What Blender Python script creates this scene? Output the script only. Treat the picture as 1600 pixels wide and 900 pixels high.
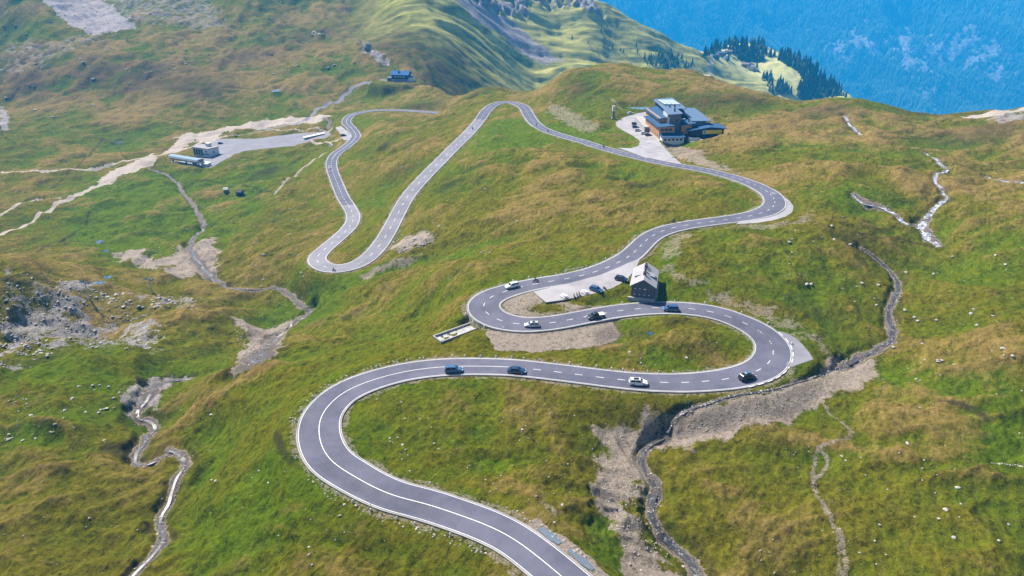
import bpy, bmesh, math, random
import numpy as np
from mathutils import Vector, Matrix, Euler
R = math.radians
random.seed(7)
scene = bpy.context.scene
for o in list(bpy.data.objects):
    bpy.data.objects.remove(o)
col = scene.collection

# ------------------------------------------------------------------ camera, sky, sun, exposure
CAMZ, PITCH, FPX = 100.0, R(26.0), 1067.0
cam_d = bpy.data.cameras.new('camera')
cam_d.sensor_width = 36.0
cam_d.lens = FPX / 1600 * 36
cam_d.clip_start = 1.0
cam_d.clip_end = 30000
cam = bpy.data.objects.new('camera', cam_d)
cam.location = (0, 0, CAMZ)
cam.rotation_euler = (R(90) - PITCH, 0, 0)
col.objects.link(cam)
scene.camera = cam

SUN_EL, SUN_AZ = R(50), R(-46)      # azimuth measured from +Y towards +X
world = bpy.data.worlds.new('World')
scene.world = world
world.use_nodes = True
wn = world.node_tree
wn.nodes.clear()
sky = wn.nodes.new('ShaderNodeTexSky')
sky.sky_type = 'NISHITA'
sky.sun_disc = False
sky.sun_elevation = SUN_EL
sky.sun_rotation = SUN_AZ
sky.altitude = 2200
sky.air_density = 1.0
sky.dust_density = 1.5
wbg = wn.nodes.new('ShaderNodeBackground')
wbg.inputs['Strength'].default_value = 0.075
wout = wn.nodes.new('ShaderNodeOutputWorld')
wn.links.new(sky.outputs[0], wbg.inputs['Color'])
wn.links.new(wbg.outputs[0], wout.inputs['Surface'])
sun_d = bpy.data.lights.new('sun', 'SUN')
sun_d.energy = 4.9
sun_d.angle = R(2.0)
sun_d.color = (1.0, 0.93, 0.82)
sun = bpy.data.objects.new('sun', sun_d)
sv = Vector((math.sin(SUN_AZ) * math.cos(SUN_EL), math.cos(SUN_AZ) * math.cos(SUN_EL), math.sin(SUN_EL)))
sun.rotation_euler = sv.to_track_quat('Z', 'Y').to_euler()
sun.location = (-200, 0, 500)
col.objects.link(sun)
scene.render.engine = 'CYCLES'
scene.view_settings.view_transform = 'Standard'
scene.view_settings.look = 'None'
scene.view_settings.gamma = 1.0
scene.view_settings.use_curve_mapping = False
scene.view_settings.exposure = 1.08

# ------------------------------------------------------------------ helpers
def tag(o, label=None, cat=None, group=None, kind=None):
    if label: o['label'] = label
    if cat: o['category'] = cat
    if group: o['group'] = group
    if kind: o['kind'] = kind
    return o

def empty(name, loc, rz=0.0):
    o = bpy.data.objects.new(name, None)
    o.location = loc
    o.rotation_euler = (0, 0, rz)
    o.empty_display_size = 0.5
    col.objects.link(o)
    return o

def mesh_np(name, V, F, mat, parent=None, smooth=False, attrs=None, mats=None, midx=None):
    """V (n,3), F list or (m,k) array"""
    me = bpy.data.meshes.new(name)
    V = np.asarray(V, dtype=np.float32)
    if isinstance(F, np.ndarray):
        m, k = F.shape
        me.vertices.add(len(V))
        me.vertices.foreach_set('co', V.ravel())
        me.loops.add(m * k)
        me.loops.foreach_set('vertex_index', F.ravel().astype(np.int32))
        me.polygons.add(m)
        me.polygons.foreach_set('loop_start', np.arange(0, m * k, k, dtype=np.int32))
        me.update(calc_edges=True)
    else:
        me.from_pydata([tuple(map(float, v)) for v in V], [], F)
    if smooth:
        me.polygons.foreach_set('use_smooth', np.ones(len(me.polygons), dtype=bool))
    for m_ in (mats or [mat]):
        me.materials.append(m_)
    if midx is not None:
        me.polygons.foreach_set('material_index', np.asarray(midx, dtype=np.int32))
    if attrs:
        for an, arr in attrs.items():
            a = me.color_attributes.new(an, 'FLOAT_COLOR', 'POINT')
            a.data.foreach_set('color', np.ascontiguousarray(arr, dtype=np.float32).ravel())
    me.update()
    o = bpy.data.objects.new(name, me)
    col.objects.link(o)
    if parent: o.parent = parent
    return o

class MB:
    """collects simple solids and builds them as one mesh"""
    def __init__(s): s.v = []; s.f = []
    def add(s, vs, fs):
        b = len(s.v)
        s.v += [tuple(v) for v in vs]
        s.f += [tuple(i + b for i in f) for f in fs]
        return s
    def box(s, x0, x1, y0, y1, z0, z1):
        return s.add([(x0,y0,z0),(x1,y0,z0),(x1,y1,z0),(x0,y1,z0),(x0,y0,z1),(x1,y0,z1),(x1,y1,z1),(x0,y1,z1)],
                     [(0,3,2,1),(4,5,6,7),(0,1,5,4),(1,2,6,5),(2,3,7,6),(3,0,4,7)])
    def prism(s, poly, z0, z1):
        """vertical prism; z0/z1 numbers or lists per vertex"""
        n = len(poly)
        zb = z0 if hasattr(z0, '__len__') else [z0] * n
        zt = z1 if hasattr(z1, '__len__') else [z1] * n
        return s.add([(p[0], p[1], z) for p, z in zip(poly, zb)] + [(p[0], p[1], z) for p, z in zip(poly, zt)],
                     [tuple(range(n))[::-1], tuple(range(n, 2 * n))] + [(i, (i + 1) % n, n + (i + 1) % n, n + i) for i in range(n)])
    def slab(s, pts, t):
        """planar or near planar sheet through 3D pts with thickness t downwards"""
        n = len(pts)
        return s.add([(p[0], p[1], p[2] - t) for p in pts] + [tuple(p) for p in pts],
                     [tuple(range(n))[::-1], tuple(range(n, 2 * n))] + [(i, (i + 1) % n, n + (i + 1) % n, n + i) for i in range(n)])
    def tube(s, p, q, r0, r1=None, n=8):
        r1 = r0 if r1 is None else r1
        p, q = Vector(p), Vector(q)
        d = (q - p).normalized()
        a = d.orthogonal().normalized(); b = d.cross(a)
        vs = []
        for c, r in ((p, r0), (q, r1)):
            for i in range(n):
                t = 2 * math.pi * i / n
                vs.append(c + a * (math.cos(t) * r) + b * (math.sin(t) * r))
        return s.add(vs, [tuple(range(n))[::-1], tuple(range(n, 2 * n))] + [(i, (i + 1) % n, n + (i + 1) % n, n + i) for i in range(n)])
    def rings(s, rings):
        """loft closed rings of equal count, capped"""
        n = len(rings[0]); vs = [p for r in rings for p in r]; fs = [tuple(range(n))[::-1]]
        for k in range(len(rings) - 1):
            for i in range(n):
                fs.append((k*n+i, k*n+(i+1) % n, (k+1)*n+(i+1) % n, (k+1)*n+i))
        fs.append(tuple(range((len(rings)-1)*n, len(rings)*n)))
        return s.add(vs, fs)
    def build(s, name, mat, parent=None, smooth=False, bevel=0):
        o = mesh_np(name, s.v, s.f, mat, parent, smooth)
        bm = bmesh.new(); bm.from_mesh(o.data)
        if bevel:
            bmesh.ops.bevel(bm, geom=bm.edges[:], offset=bevel, segments=1, affect='EDGES')
        bmesh.ops.recalc_face_normals(bm, faces=bm.faces[:])
        bm.to_mesh(o.data); bm.free()
        return o

def copy_tree(o, parent=None):
    c = o.copy(); col.objects.link(c); c.parent = parent
    for ch in list(o.children): copy_tree(ch, c)
    return c

# ------------------------------------------------------------------ shader helper
class NT:
    def __init__(s, name):
        s.m = bpy.data.materials.new(name); s.m.use_nodes = True
        s.t = s.m.node_tree; s.t.nodes.clear()
        s.out = s.t.nodes.new('ShaderNodeOutputMaterial')
        s.p = s.t.nodes.new('ShaderNodeBsdfPrincipled')
        s.t.links.new(s.p.outputs[0], s.out.inputs['Surface'])
        s.pos = None
    def n(s, typ, **kw):
        nd = s.t.nodes.new(typ)
        for k, v in kw.items(): setattr(nd, k, v)
        return nd
    def set(s, sock, val):
        if hasattr(val, 'is_output') or isinstance(val, bpy.types.NodeSocket): s.t.links.new(val, sock)
        else:
            if sock.type == 'RGBA' and len(val) == 3: val = (*val, 1)
            sock.default_value = val
    def coord(s, scale=(1, 1, 1), rot=0, obj=False):
        tc = s.n('ShaderNodeTexCoord') if obj else s.n('ShaderNodeNewGeometry')
        src = tc.outputs['Object'] if obj else tc.outputs['Position']
        if rot:
            m0 = s.n('ShaderNodeMapping'); s.t.links.new(src, m0.inputs[0]); m0.inputs['Rotation'].default_value = (0, 0, -rot); src = m0.outputs[0]
        mp = s.n('ShaderNodeMapping')
        s.t.links.new(src, mp.inputs[0])
        mp.inputs['Scale'].default_value = scale if hasattr(scale, '__len__') else (scale,) * 3
        return mp.outputs[0]
    def noise(s, scale, detail=4, rough=.55, vec=None, dist=0):
        nd = s.n('ShaderNodeTexNoise')
        s.t.links.new(vec if vec is not None else s.coord(), nd.inputs['Vector'])
        nd.inputs['Scale'].default_value = scale; nd.inputs['Detail'].default_value = detail
        nd.inputs['Roughness'].default_value = rough; nd.inputs['Distortion'].default_value = dist
        return nd.outputs[0]
    def vor(s, scale, vec=None, out='Distance', feat='F1'):
        nd = s.n('ShaderNodeTexVoronoi', feature=feat)
        s.t.links.new(vec if vec is not None else s.coord(), nd.inputs['Vector'])
        nd.inputs['Scale'].default_value = scale
        return nd.outputs[out]
    def mr(s, v, a, b, c=0, d=1, smooth=False):
        nd = s.n('ShaderNodeMapRange'); nd.clamp = True
        if smooth: nd.interpolation_type = 'SMOOTHSTEP'
        for i, x in enumerate((v, a, b, c, d)): s.set(nd.inputs[i], x)
        return nd.outputs[0]
    def math(s, op, a, b=None, clamp=False):
        nd = s.n('ShaderNodeMath', operation=op); nd.use_clamp = clamp
        s.set(nd.inputs[0], a)
        if b is not None: s.set(nd.inputs[1], b)
        return nd.outputs[0]
    def mix(s, f, a, b, mode='MIX'):
        nd = s.n('ShaderNodeMix', data_type='RGBA', blend_type=mode)
        s.set(nd.inputs[0], f); s.set(nd.inputs[6], a); s.set(nd.inputs[7], b)
        return nd.outputs[2]
    def attr(s, name):
        a = s.n('ShaderNodeVertexColor', layer_name=name)
        sp = s.n('ShaderNodeSeparateColor')
        s.t.links.new(a.outputs[0], sp.inputs[0])
        return sp.outputs[0], sp.outputs[1], sp.outputs[2], a.outputs[1]
    def bump(s, h, strength, dist):
        b = s.n('ShaderNodeBump'); b.inputs['Strength'].default_value = strength
        b.inputs['Distance'].default_value = dist
        s.t.links.new(h, b.inputs['Height']); s.t.links.new(b.outputs[0], s.p.inputs['Normal'])
    def fin(s, color, rough=.8, metal=0, spec=.3):
        s.set(s.p.inputs['Base Color'], color); s.set(s.p.inputs['Roughness'], rough)
        s.set(s.p.inputs['Metallic'], metal); s.p.inputs['Specular IOR Level'].default_value = spec
        return s.m

def simple(name, c, rough=.7, metal=0, spec=.3, var=.12, sc=2.0):
    m = NT(name)
    nz = m.noise(sc, 3, .6, m.coord(obj=True))
    c2 = tuple(x * (1 - var * 2) for x in c)
    return m.fin(m.mix(m.mr(nz, .35, .65), c2, c), rough, metal, spec)

# ------------------------------------------------------------------ noise in numpy
_rs = np.random.RandomState(11)
_perm = _rs.permutation(4096).astype(np.int64)
_ga = _rs.rand(4096) * 2 * np.pi
_gx, _gy = np.cos(_ga), np.sin(_ga)
def perlin(x, y):
    xi = np.floor(x).astype(np.int64); yi = np.floor(y).astype(np.int64)
    xf = x - xi; yf = y - yi
    def g(ix, iy, dx, dy):
        h = _perm[(_perm[ix & 4095] + iy) & 4095]
        return _gx[h] * dx + _gy[h] * dy
    u = xf * xf * xf * (xf * (xf * 6 - 15) + 10); v = yf * yf * yf * (yf * (yf * 6 - 15) + 10)
    a = g(xi, yi, xf, yf); b = g(xi + 1, yi, xf - 1, yf); c = g(xi, yi + 1, xf, yf - 1); d = g(xi + 1, yi + 1, xf - 1, yf - 1)
    return (a * (1 - u) + b * u) * (1 - v) + (c * (1 - u) + d * u) * v * 1.0
def fbm(x, y, lam, octs=4, gain=.5, seed=0):
    x = x / lam + seed * 17.3; y = y / lam + seed * 9.7
    s = 0; a = 1
    for i in range(octs):
        s = s + a * perlin(x, y); x = x * 2.03 + 3.1; y = y * 2.03 + 1.7; a *= gain
    return s * 1.6
def sst(a, b, x):
    t = np.clip((x - a) / (b - a), 0, 1); return t * t * (3 - 2 * t)

# ------------------------------------------------------------------ pixel <-> world
CP, SP = math.cos(PITCH), math.sin(PITCH)
def ray(u, v):
    x = (np.asarray(u, float) - 800) / FPX; y = (np.asarray(v, float) - 450) / FPX
    return np.stack([x, CP - y * SP, -SP - y * CP], -1)
def P(u, v, z):
    d = ray(u, v); t = (CAMZ - z) / -d[..., 2]
    return np.stack([d[..., 0] * t, d[..., 1] * t, np.zeros_like(t) + z], -1)
def PD(u, v, dist):
    d = ray(u, v); t = dist / np.hypot(d[..., 0], d[..., 1])
    return d * np.asarray(t)[..., None] + np.array([0, 0, CAMZ])
def project(x, y, z):
    zz = z - CAMZ
    dep = y * CP - zz * SP
    return 800 + FPX * x / dep, 450 - FPX * (y * SP + zz * CP) / dep, dep
# ------------------------------------------------------------------ the main road: (u, v, z or None, width)
ROAD = [(985,1010,1.5,8.6),(930,948,1.5,8.6),(877,900,2,8.6),(837,867,2,8.6),(800,840,2,8.6),(762,821,2,8.8),(725,807,2,8.8),(665,787,2.2,9),(617,775,2.4,9),
(580,759,2.5,9.2),(550,742,2.6,9.6),(518,721,2.8,9.8),(503,698,3,10),(498,676,3,10),(500,655,3,10),(510,637,3,9.8),(535,614,3.2,9.6),(575,596,3.6,9.2),(625,582,3.8,8.8),
(675,574.5,4,8.6),(725,572,4,8.4),(790,573,4,8.2),(835,577,3.8,8.2),(890,583.5,3.5,8.2),(950,591,3.2,8.2),(1000,596,3,8.4),(1040,597.5,2.8,8.6),(1075,597.5,2.7,8.8),(1120,594,2.6,9.2),(1150,589.5,2.6,9.6),
(1185,579,2.6,10),(1203,565,2.7,10.2),(1209,550,2.9,10.2),(1206,536,3.1,10),(1192,521,3.4,9.8),(1177,511,3.6,9.6),(1157,502,3.9,9.2),(1135,493,4.2,9),(1107,486,4.4,8.8),(1075,482,4.5,8.4),(1040,480.5,4.5,8.2),
(1007,481.5,4.4,8.2),(980,484,4.2,8.2),(950,488,4,8.2),(912,495,3.8,8.2),(882,501,3.6,8.4),(855,505,3.5,8.6),(825,507,3.5,9),(797,504.5,3.6,9.8),(775,498.5,3.7,10.4),(763,492,3.9,10.6),(756,484,4.1,10.6),(755,474,4.3,10.4),
(764,465.5,4.5,10),(777,459,4.6,9.6),(795,453.5,4.8,9),(817,447.5,5,8.6),(850,441,5.3,8.2),(877,437,5.5,8.2),(900,432.5,5.7,8.2),(937,422.5,6,8.4),(970,408,6.5,8.6),(987,397.5,6.8,8.6),(1000,385,7.1,8.4),
(1015,371,7.6,8.2),(1037,360,8,8),(1070,352,8.5,7.8),(1100,347.5,9,7.8),(1150,341,9.6,8),(1175,336.5,9.9,8.4),(1195,331,10.1,9),(1208,323,10.2,9.2),(1211,315,10.2,9.2),(1206,305,10,9),(1195,297,9.6,8.8),
(1175,287,9,8.4),(1145,276.5,8,8),(1105,266.5,6.6,8),(1075,261,5.6,8),(1037,254.5,4,8),(1012,249,3,8),(985,242.5,2,8),(960,236,1,8),(935,229,.3,8),(912,221.5,-.5,8),(880,212.5,-1.6,8),(850,202,-2.8,8),
(834,191,-3.8,8.4),(825,178,-4.8,8.8),(818,167,-5.6,9),(803,160.5,-6.2,9.2),(788,159.5,-6.6,9),(773,163,-7,8.6),(760,172.5,-7.6,8.4),(750,187,-8.2,8.4),(733,207,-9.4,8.4),(717,222.5,-10.6,8.4),(687,252.5,-14,8.4),
(662,278,-17,8.4),(637,307,-20.5,8.4),(620,337,-23.5,8.4),(605,365,-26,8.6),(590,387,-28,8.8),(574,403,-29.2,9),(555,414,-30,9.2),(530,419.5,-30.6,9.4),(509,417.5,-31,9.4),(497,410,-31.3,9.2),(496,401,-31.7,9),
(509,387.5,-32.3,8.4),(530,370,-33,8.2),(547,353,-33.7,8.2),(552,338,-34.2,8.2),(546,324,-34.6,8),(535,306,-35.2,8),(525,282,-36,8),(519,265,-36.5,8),(518,252,-36.8,8.2),(525,240,-37,8.2),(538,231,-37.2,8.2),
(552,219,-37.4,8.2),(556,211,-37.5,8.4),(549,200,-37.5,8.4),(541,191,-37.5,8.6),(547,181,-37.2,8.6),(562,176,-37,8.6),(587,172.3,-36.6,8.4),(620,172,-36,8.2),(650,173.5,-35,8),(690,177,-33.5,8),(730,181.5,-31.5,8)]
def catmull(pts, step):
    """resampled Catmull-Rom through points (n,k); first three columns are xyz"""
    pts = np.asarray(pts, float); n = len(pts)
    Q = np.vstack([2 * pts[0] - pts[1], pts, 2 * pts[-1] - pts[-2]])
    out = []
    for i in range(n - 1):
        p0, p1, p2, p3 = Q[i:i + 4]
        L = np.linalg.norm(p2[:3] - p1[:3]); m = max(2, int(L / step * 2))
        t = np.linspace(0, 1, m, endpoint=False)[:, None]
        out.append(.5 * ((2 * p1) + (-p0 + p2) * t + (2 * p0 - 5 * p1 + 4 * p2 - p3) * t ** 2 + (-p0 + 3 * p1 - 3 * p2 + p3) * t ** 3))
    out = np.vstack(out + [pts[-1:]])
    s = np.r_[0, np.cumsum(np.linalg.norm(np.diff(out[:, :3], axis=0), axis=1))]
    ss = np.arange(0, s[-1], step)
    return np.stack([np.interp(ss, s, out[:, k]) for k in range(out.shape[1])], 1)
def smooth_line(A, w):
    k = np.hanning(w * 2 + 3)[1:-1]; k /= k.sum(); h = len(k) // 2
    B = A.copy()
    for c in range(A.shape[1]):
        B[:, c] = np.convolve(np.pad(A[:, c], h, mode='reflect', reflect_type='odd'), k, 'valid')
    return B
_r = np.array(ROAD)
_rp = np.hstack([P(_r[:, 0], _r[:, 1], _r[:, 2]), _r[:, 3:4]])
road = smooth_line(catmull(_rp, 1.0), 5)          # x y z width, every metre

# ------------------------------------------------------------------ terrain control points
C = []
def cz(*a):
    for u, v, z in a: C.append(P(u, v, z))
def cd(*a):
    for u, v, d in a: C.append(PD(u, v, d))
def ch(*a):               # azimuth of pixel column at row v, ground distance, height
    for u, v, d, z in a:
        r = ray(u, v); h = math.hypot(r[0], r[1]); C.append(np.array([r[0] / h * d, r[1] / h * d, z]))
for q in _rp[::3]: C.append(q[:3])
# left foreground
cz((0,890,-16),(200,890,-16.5),(100,800,-15),(255,760,-17.5),(330,850,-8),(440,800,-.8),(480,850,-.8),(520,890,-1),(420,700,-3),(560,850,-1),(700,880,0),(400,880,-4),
   (300,720,-10),(240,690,-20),(180,700,-16),(60,700,-14),(0,640,-16),(100,640,-16),(240,610,-22),(285,590,-22.5),(340,640,-10),(400,600,-5),(430,640,-2),
   (120,575,-13),(40,585,-12),(200,580,-18),(0,560,-20),(420,558,-9),(500,553,-3),(600,548,1),(330,585,-14),(700,552,3),(850,555,3.3),(950,560,3.2))
# valley in front of left hill
cz((60,520,-27),(160,530,-30),(240,520,-31),(330,540,-33),(400,545,-36.5),(430,520,-38.5),(480,487,-41),(450,455,-44),(390,440,-46),(330,420,-48.5),(300,390,-50),
   (60,470,-23),(0,440,-19),(0,415,-19),(130,470,-32),(140,450,-34),(200,470,-37),(300,480,-38),(500,470,-38),(560,480,-30),(620,480,-20),(680,470,-8),(540,520,-26),(620,520,-16),(680,500,-6),(600,460,-26))
ch((0,415,300,-44),(60,425,300,-46),(130,440,290,-46))
cz((60,400,-50),(180,400,-51),(240,340,-52.5),(120,330,-54),(340,355,-51),(310,300,-52),(0,340,-56),(0,290,-57),(200,270,-55),(290,255,-54.5),(400,240,-53.5),(500,222,-44),(480,215,-50),
   (420,330,-44),(420,400,-41),(460,380,-36),(440,300,-44),(470,440,-40),(380,300,-50),(460,250,-44))
# ridge between left hairpin and centre road
cz((600,428,-24),(650,410,-22),(640,385,-22),(700,412,-2),(650,440,-10),(760,408,3),(850,420,6),(760,440,4.5),(720,440,2),(930,405,7),(700,395,-20),(760,390,-10),(820,380,-4),(900,370,2),(960,370,6))
cz((720,350,-13),(700,300,-13),(760,280,-7),(800,240,-4),(780,190,-6),(850,300,-2),(950,300,3),(1000,330,5),(1080,300,9.5),(1150,300,11.5),(1190,315,10.5),(900,250,0),(850,350,-2),(1050,280,6.5),(760,240,-7),(650,240,-17),(600,280,-28),(590,240,-28),(600,210,-26),(640,200,-23),(700,190,-14),(570,330,-32))
# right side
cz((1000,440,6),(1010,465,5),(1060,440,7),(1060,400,9),(1100,420,9),(1200,400,11),(1200,470,6),(1300,440,8),(1300,540,1.5),(1260,360,12),(1300,360,11.5),(1360,365,9),(1400,430,4),(1405,470,2.5),(1390,520,0),(1340,560,-.4),(1300,580,-.6),
   (1200,620,-.6),(1130,625,-1.5),(1250,602,-.2),(1200,645,-1.2),(1270,622,-.7),(1060,660,-2.8),(980,645,-.8),(1012,642,-1.8),(1000,668,-3.4),(955,665,-1.2),(1030,700,-4.4),(1010,720,-4.8),(1010,760,-5.6),(1040,850,-7),(1090,890,-8.5),(960,700,-3.5),(940,800,-3.2),(980,870,-5),(945,880,-3),(900,700,-1),(800,680,1.5),(700,650,3),(600,680,2.5),(650,720,2),(900,640,1.5),(760,760,1),(880,800,.6),(900,760,-.3),(930,860,-2.5),
   (1100,700,-2.6),(1200,700,-1.6),(1300,700,-2),(1100,800,-4.8),(1250,800,-5),(1280,870,-7),(1400,800,-1),(1500,720,2),(1590,700,5),(1590,850,4),(1450,880,0),(1400,640,1),(1500,600,5),(1590,540,11),(1450,540,4),(1500,450,8),(1590,450,14),(1590,380,17),(1480,400,8),
   (1440,360,9),(1450,320,9.5),(1340,305,12),(1400,330,10.5),(1480,265,11),(1550,275,12),(1590,282,12),(1520,330,13),(1590,330,16),(1260,280,12.5),(1350,260,14),(1430,230,11),(1300,230,11),(1200,250,9.5),(1150,235,5),(1270,320,11),
   (950,555,3),(1050,545,5),(1050,505,6.5),(1120,540,5),(1000,520,4.5),(860,530,3),(720,515,2.5),(800,540,2.6))
cz((1100,215,1.5),(1050,215,0.5),(1000,200,0),(960,190,1),(900,190,-1),(870,170,-2),(850,150,-1),(1150,190,3),(1000,165,3),(1080,160,6),(1200,200,6),(1280,190,6),(1380,200,8),(1480,200,9),(1590,210,13))
cd((940,99,620),(890,107,600),(860,125,575),(845,140,560),(1000,107,615),(1060,113,605),(1100,119,600),(1170,141,560),(1200,147,552),(1255,159,535),(1300,152,530),(1330,153,525),(1380,160,505),(1410,174,490),(1500,176,490),(1550,176,495),(1590,170,500),(950,130,540),(1100,150,520))
cd((1700,160,520),(1700,250,380),(1700,400,260),(1700,600,190),(1700,850,140),(-100,850,170))
cz((-100,600,-15),(-100,400,-46),(-150,250,-54),(1300,1000,-8),(1000,1000,-2),(900,1000,0),(500,1000,-3),(100,1000,-16))
for u, v, d in ((845,140,560),(940,99,620),(1060,113,605),(1170,141,560)):
    z = PD(u, v, d)[2]
    ch((u, v, d + 60, z - 14), (u, v, d + 160, z - 48), (u, v, d + 350, -118 + (u < 900) * 20))
for u, v, d in ((1255,159,535),(1330,153,525),(1410,174,490),(1590,170,500),(1700,160,520)):
    z = PD(u, v, d)[2]
    ch((u, v, d + 60, z - 14), (u, v, d + 160, z - 60), (u, v, d + 350, z - 170), (u, v, d + 700, z - 330))
# left background: plateau and slope
cz((60,210,-53),(150,190,-50),(300,195,-51),(400,192,-50),(450,203,-51),(520,180,-45),(60,150,-39),(250,150,-38),(400,150,-38),(540,140,-36),(625,127,-26),(560,150,-39),(600,140,-32),(640,160,-32),
   (0,110,-22),(100,110,-20),(300,100,-15),(450,100,-16),(540,95,-14),(0,60,2),(100,60,3),(250,60,3),(400,60,1),(520,50,5),(600,70,-2),(620,30,20),(650,90,-10),(0,0,33),(150,0,33),(300,10,31),(450,10,31),(560,0,38))
cd((720,150,680),(680,128,740),(750,133,690),(800,140,640),(700,100,900),(0,-100,1420),(200,-100,1400),(400,-100,1360),(600,-100,1300))
ch((690,130,800,-52),(740,135,760,-55),(800,140,740,-60),(840,140,800,-90))
cd((740,110,960),(800,125,1050),(840,132,1120),(700,50,1020),(780,60,1150),(780,0,1290),(700,-80,1300),(850,60,1250),(860,20,1370),(905,-12,1480),(940,1,1490),(900,80,1260),(900,98,1190),(960,60,1380),(955,8,1495),(970,20,1500),(985,30,1510),(1000,39,1520),(1020,51,1550),(1040,62,1580),(1070,75,1630),(1100,84,1680),(1000,95,1350),(1060,105,1450),
   (850,-60,1480),(1120,112,1560),(1160,88,1800),(1200,98,1800),(1110,92,1720),(1180,130,1600),(1240,150,1600),(1250,118,1750),(1290,150,1700),(1165,62,1900),(1200,70,1900),(1235,84,1860),(1270,105,1820),(1310,135,1760),(1340,155,1700),(1140,75,1880),(1120,84,1860))
for u, v, d in ((940,0,1500),(1000,40,1530),(1040,62,1590),(1100,84,1690),(1120,84,1870),(1165,60,1910),(1235,82,1880),(1310,135,1790),(1340,155,1740)):
    z = PD(u, v, d)[2]
    ch((u, v, d + 70, z - 60), (u, v, d + 250, z - 260), (u, v, d + 600, z - 560))
ch((850,-60,1650,100),(700,-100,1500,150),(400,-100,1700,170),(100,-100,1800,170))
C = np.array(C)
# multiquadric interpolation
_c = 14.0
def phi(r2): return np.sqrt(r2 + _c * _c)
# coordinates are compressed with distance so that far points weigh alike
def warp(x, y):
    r = np.hypot(x, y); k = 100 * np.log1p(r / 100) / np.maximum(r, 1e-3) * 2.2
    return x * k, y * k
wx, wy = warp(C[:, 0], C[:, 1])
_M = phi((wx[:, None] - wx) ** 2 + (wy[:, None] - wy) ** 2)
nC = len(C)
_A = np.zeros((nC + 3, nC + 3)); _A[:nC, :nC] = _M - np.eye(nC) * 1.2
_A[:nC, nC] = 1; _A[:nC, nC + 1] = wx / 100; _A[:nC, nC + 2] = wy / 100; _A[nC:, :nC] = _A[:nC, nC:].T
_W = np.linalg.solve(_A, np.r_[C[:, 2], 0, 0, 0])
def base_h(x, y):
    sh = x.shape; x = x.ravel(); y = y.ravel(); a, b = warp(x, y); out = np.empty(len(x))
    for i in range(0, len(x), 20000):
        p, q = a[i:i + 20000], b[i:i + 20000]
        out[i:i + 20000] = phi((p[:, None] - wx) ** 2 + (q[:, None] - wy) ** 2) @ _W[:nC] + _W[nC] + _W[nC + 1] * p / 100 + _W[nC + 2] * q / 100
    return out.reshape(sh)

# ------------------------------------------------------------------ polar grid
NA, NR = 800, 1150
AZ = np.linspace(R(-53), R(53), NA)
LR = np.linspace(math.log(62), math.log(2600), NR)
RR = np.exp(LR)
# coarse evaluation of the smooth base, then bilinear upsampling
ka, kr = 200, 320
_ai = np.linspace(0, NA - 1, ka); _ri = np.linspace(0, NR - 1, kr)
_az = np.interp(_ai, np.arange(NA), AZ); _rr = np.exp(np.interp(_ri, np.arange(NR), LR))
Bc = base_h(np.sin(_az)[None, :] * _rr[:, None], np.cos(_az)[None, :] * _rr[:, None])
def upsample(B):
    t = np.stack([np.interp(np.arange(NA), _ai, row) for row in B])
    return np.stack([np.interp(np.arange(NR), _ri, t[:, j]) for j in range(NA)], 1)
Z = upsample(Bc)
X = np.sin(AZ)[None, :] * RR[:, None]; Y = np.cos(AZ)[None, :] * RR[:, None]
RD = np.broadcast_to(RR[:, None], X.shape)

class Cells:
    def __init__(s, X, Y, size=12.0):
        s.size = size; s.x = X.ravel(); s.y = Y.ravel()
        s.x0 = s.x.min(); s.y0 = s.y.min(); s.nx = int((s.x.max() - s.x0) / size) + 2
        k = ((s.x - s.x0) // size).astype(np.int64) + ((s.y - s.y0) // size).astype(np.int64) * s.nx
        s.order = np.argsort(k, kind='stable'); s.keys = k[s.order]
    def near(s, x0, x1, y0, y1):
        i0 = int((x0 - s.x0) // s.size); i1 = int((x1 - s.x0) // s.size)
        j0 = int((y0 - s.y0) // s.size); j1 = int((y1 - s.y0) // s.size); out = []
        for j in range(max(j0, 0), j1 + 1):
            a = np.searchsorted(s.keys, max(i0, 0) + j * s.nx); b = np.searchsorted(s.keys, min(i1, s.nx - 1) + j * s.nx, 'right')
            if b > a: out.append(s.order[a:b])
        return np.concatenate(out) if out else np.zeros(0, np.int64)
cells = Cells(X, Y)
def dist_line(L, maxd, chunk=8):
    """distance of every grid vertex to polyline L (n,2+); returns dist, fractional index"""
    D = np.full(X.size, 1e9); T = np.zeros(X.size)
    for i in range(0, len(L) - 1, chunk):
        S = L[i:i + chunk + 1]
        idx = cells.near(S[:, 0].min() - maxd, S[:, 0].max() + maxd, S[:, 1].min() - maxd, S[:, 1].max() + maxd)
        if not len(idx): continue
        px, py = cells.x[idx], cells.y[idx]
        for k in range(len(S) - 1):
            ax, ay = S[k, 0], S[k, 1]; dx, dy = S[k + 1, 0] - ax, S[k + 1, 1] - ay
            t = np.clip(((px - ax) * dx + (py - ay) * dy) / (dx * dx + dy * dy + 1e-9), 0, 1)
            d = np.hypot(px - ax - t * dx, py - ay - t * dy)
            m = d < D[idx]
            im = idx[m]; D[im] = d[m]; T[im] = i + k + t[m]
    return D.reshape(X.shape), T.reshape(X.shape)
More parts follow.
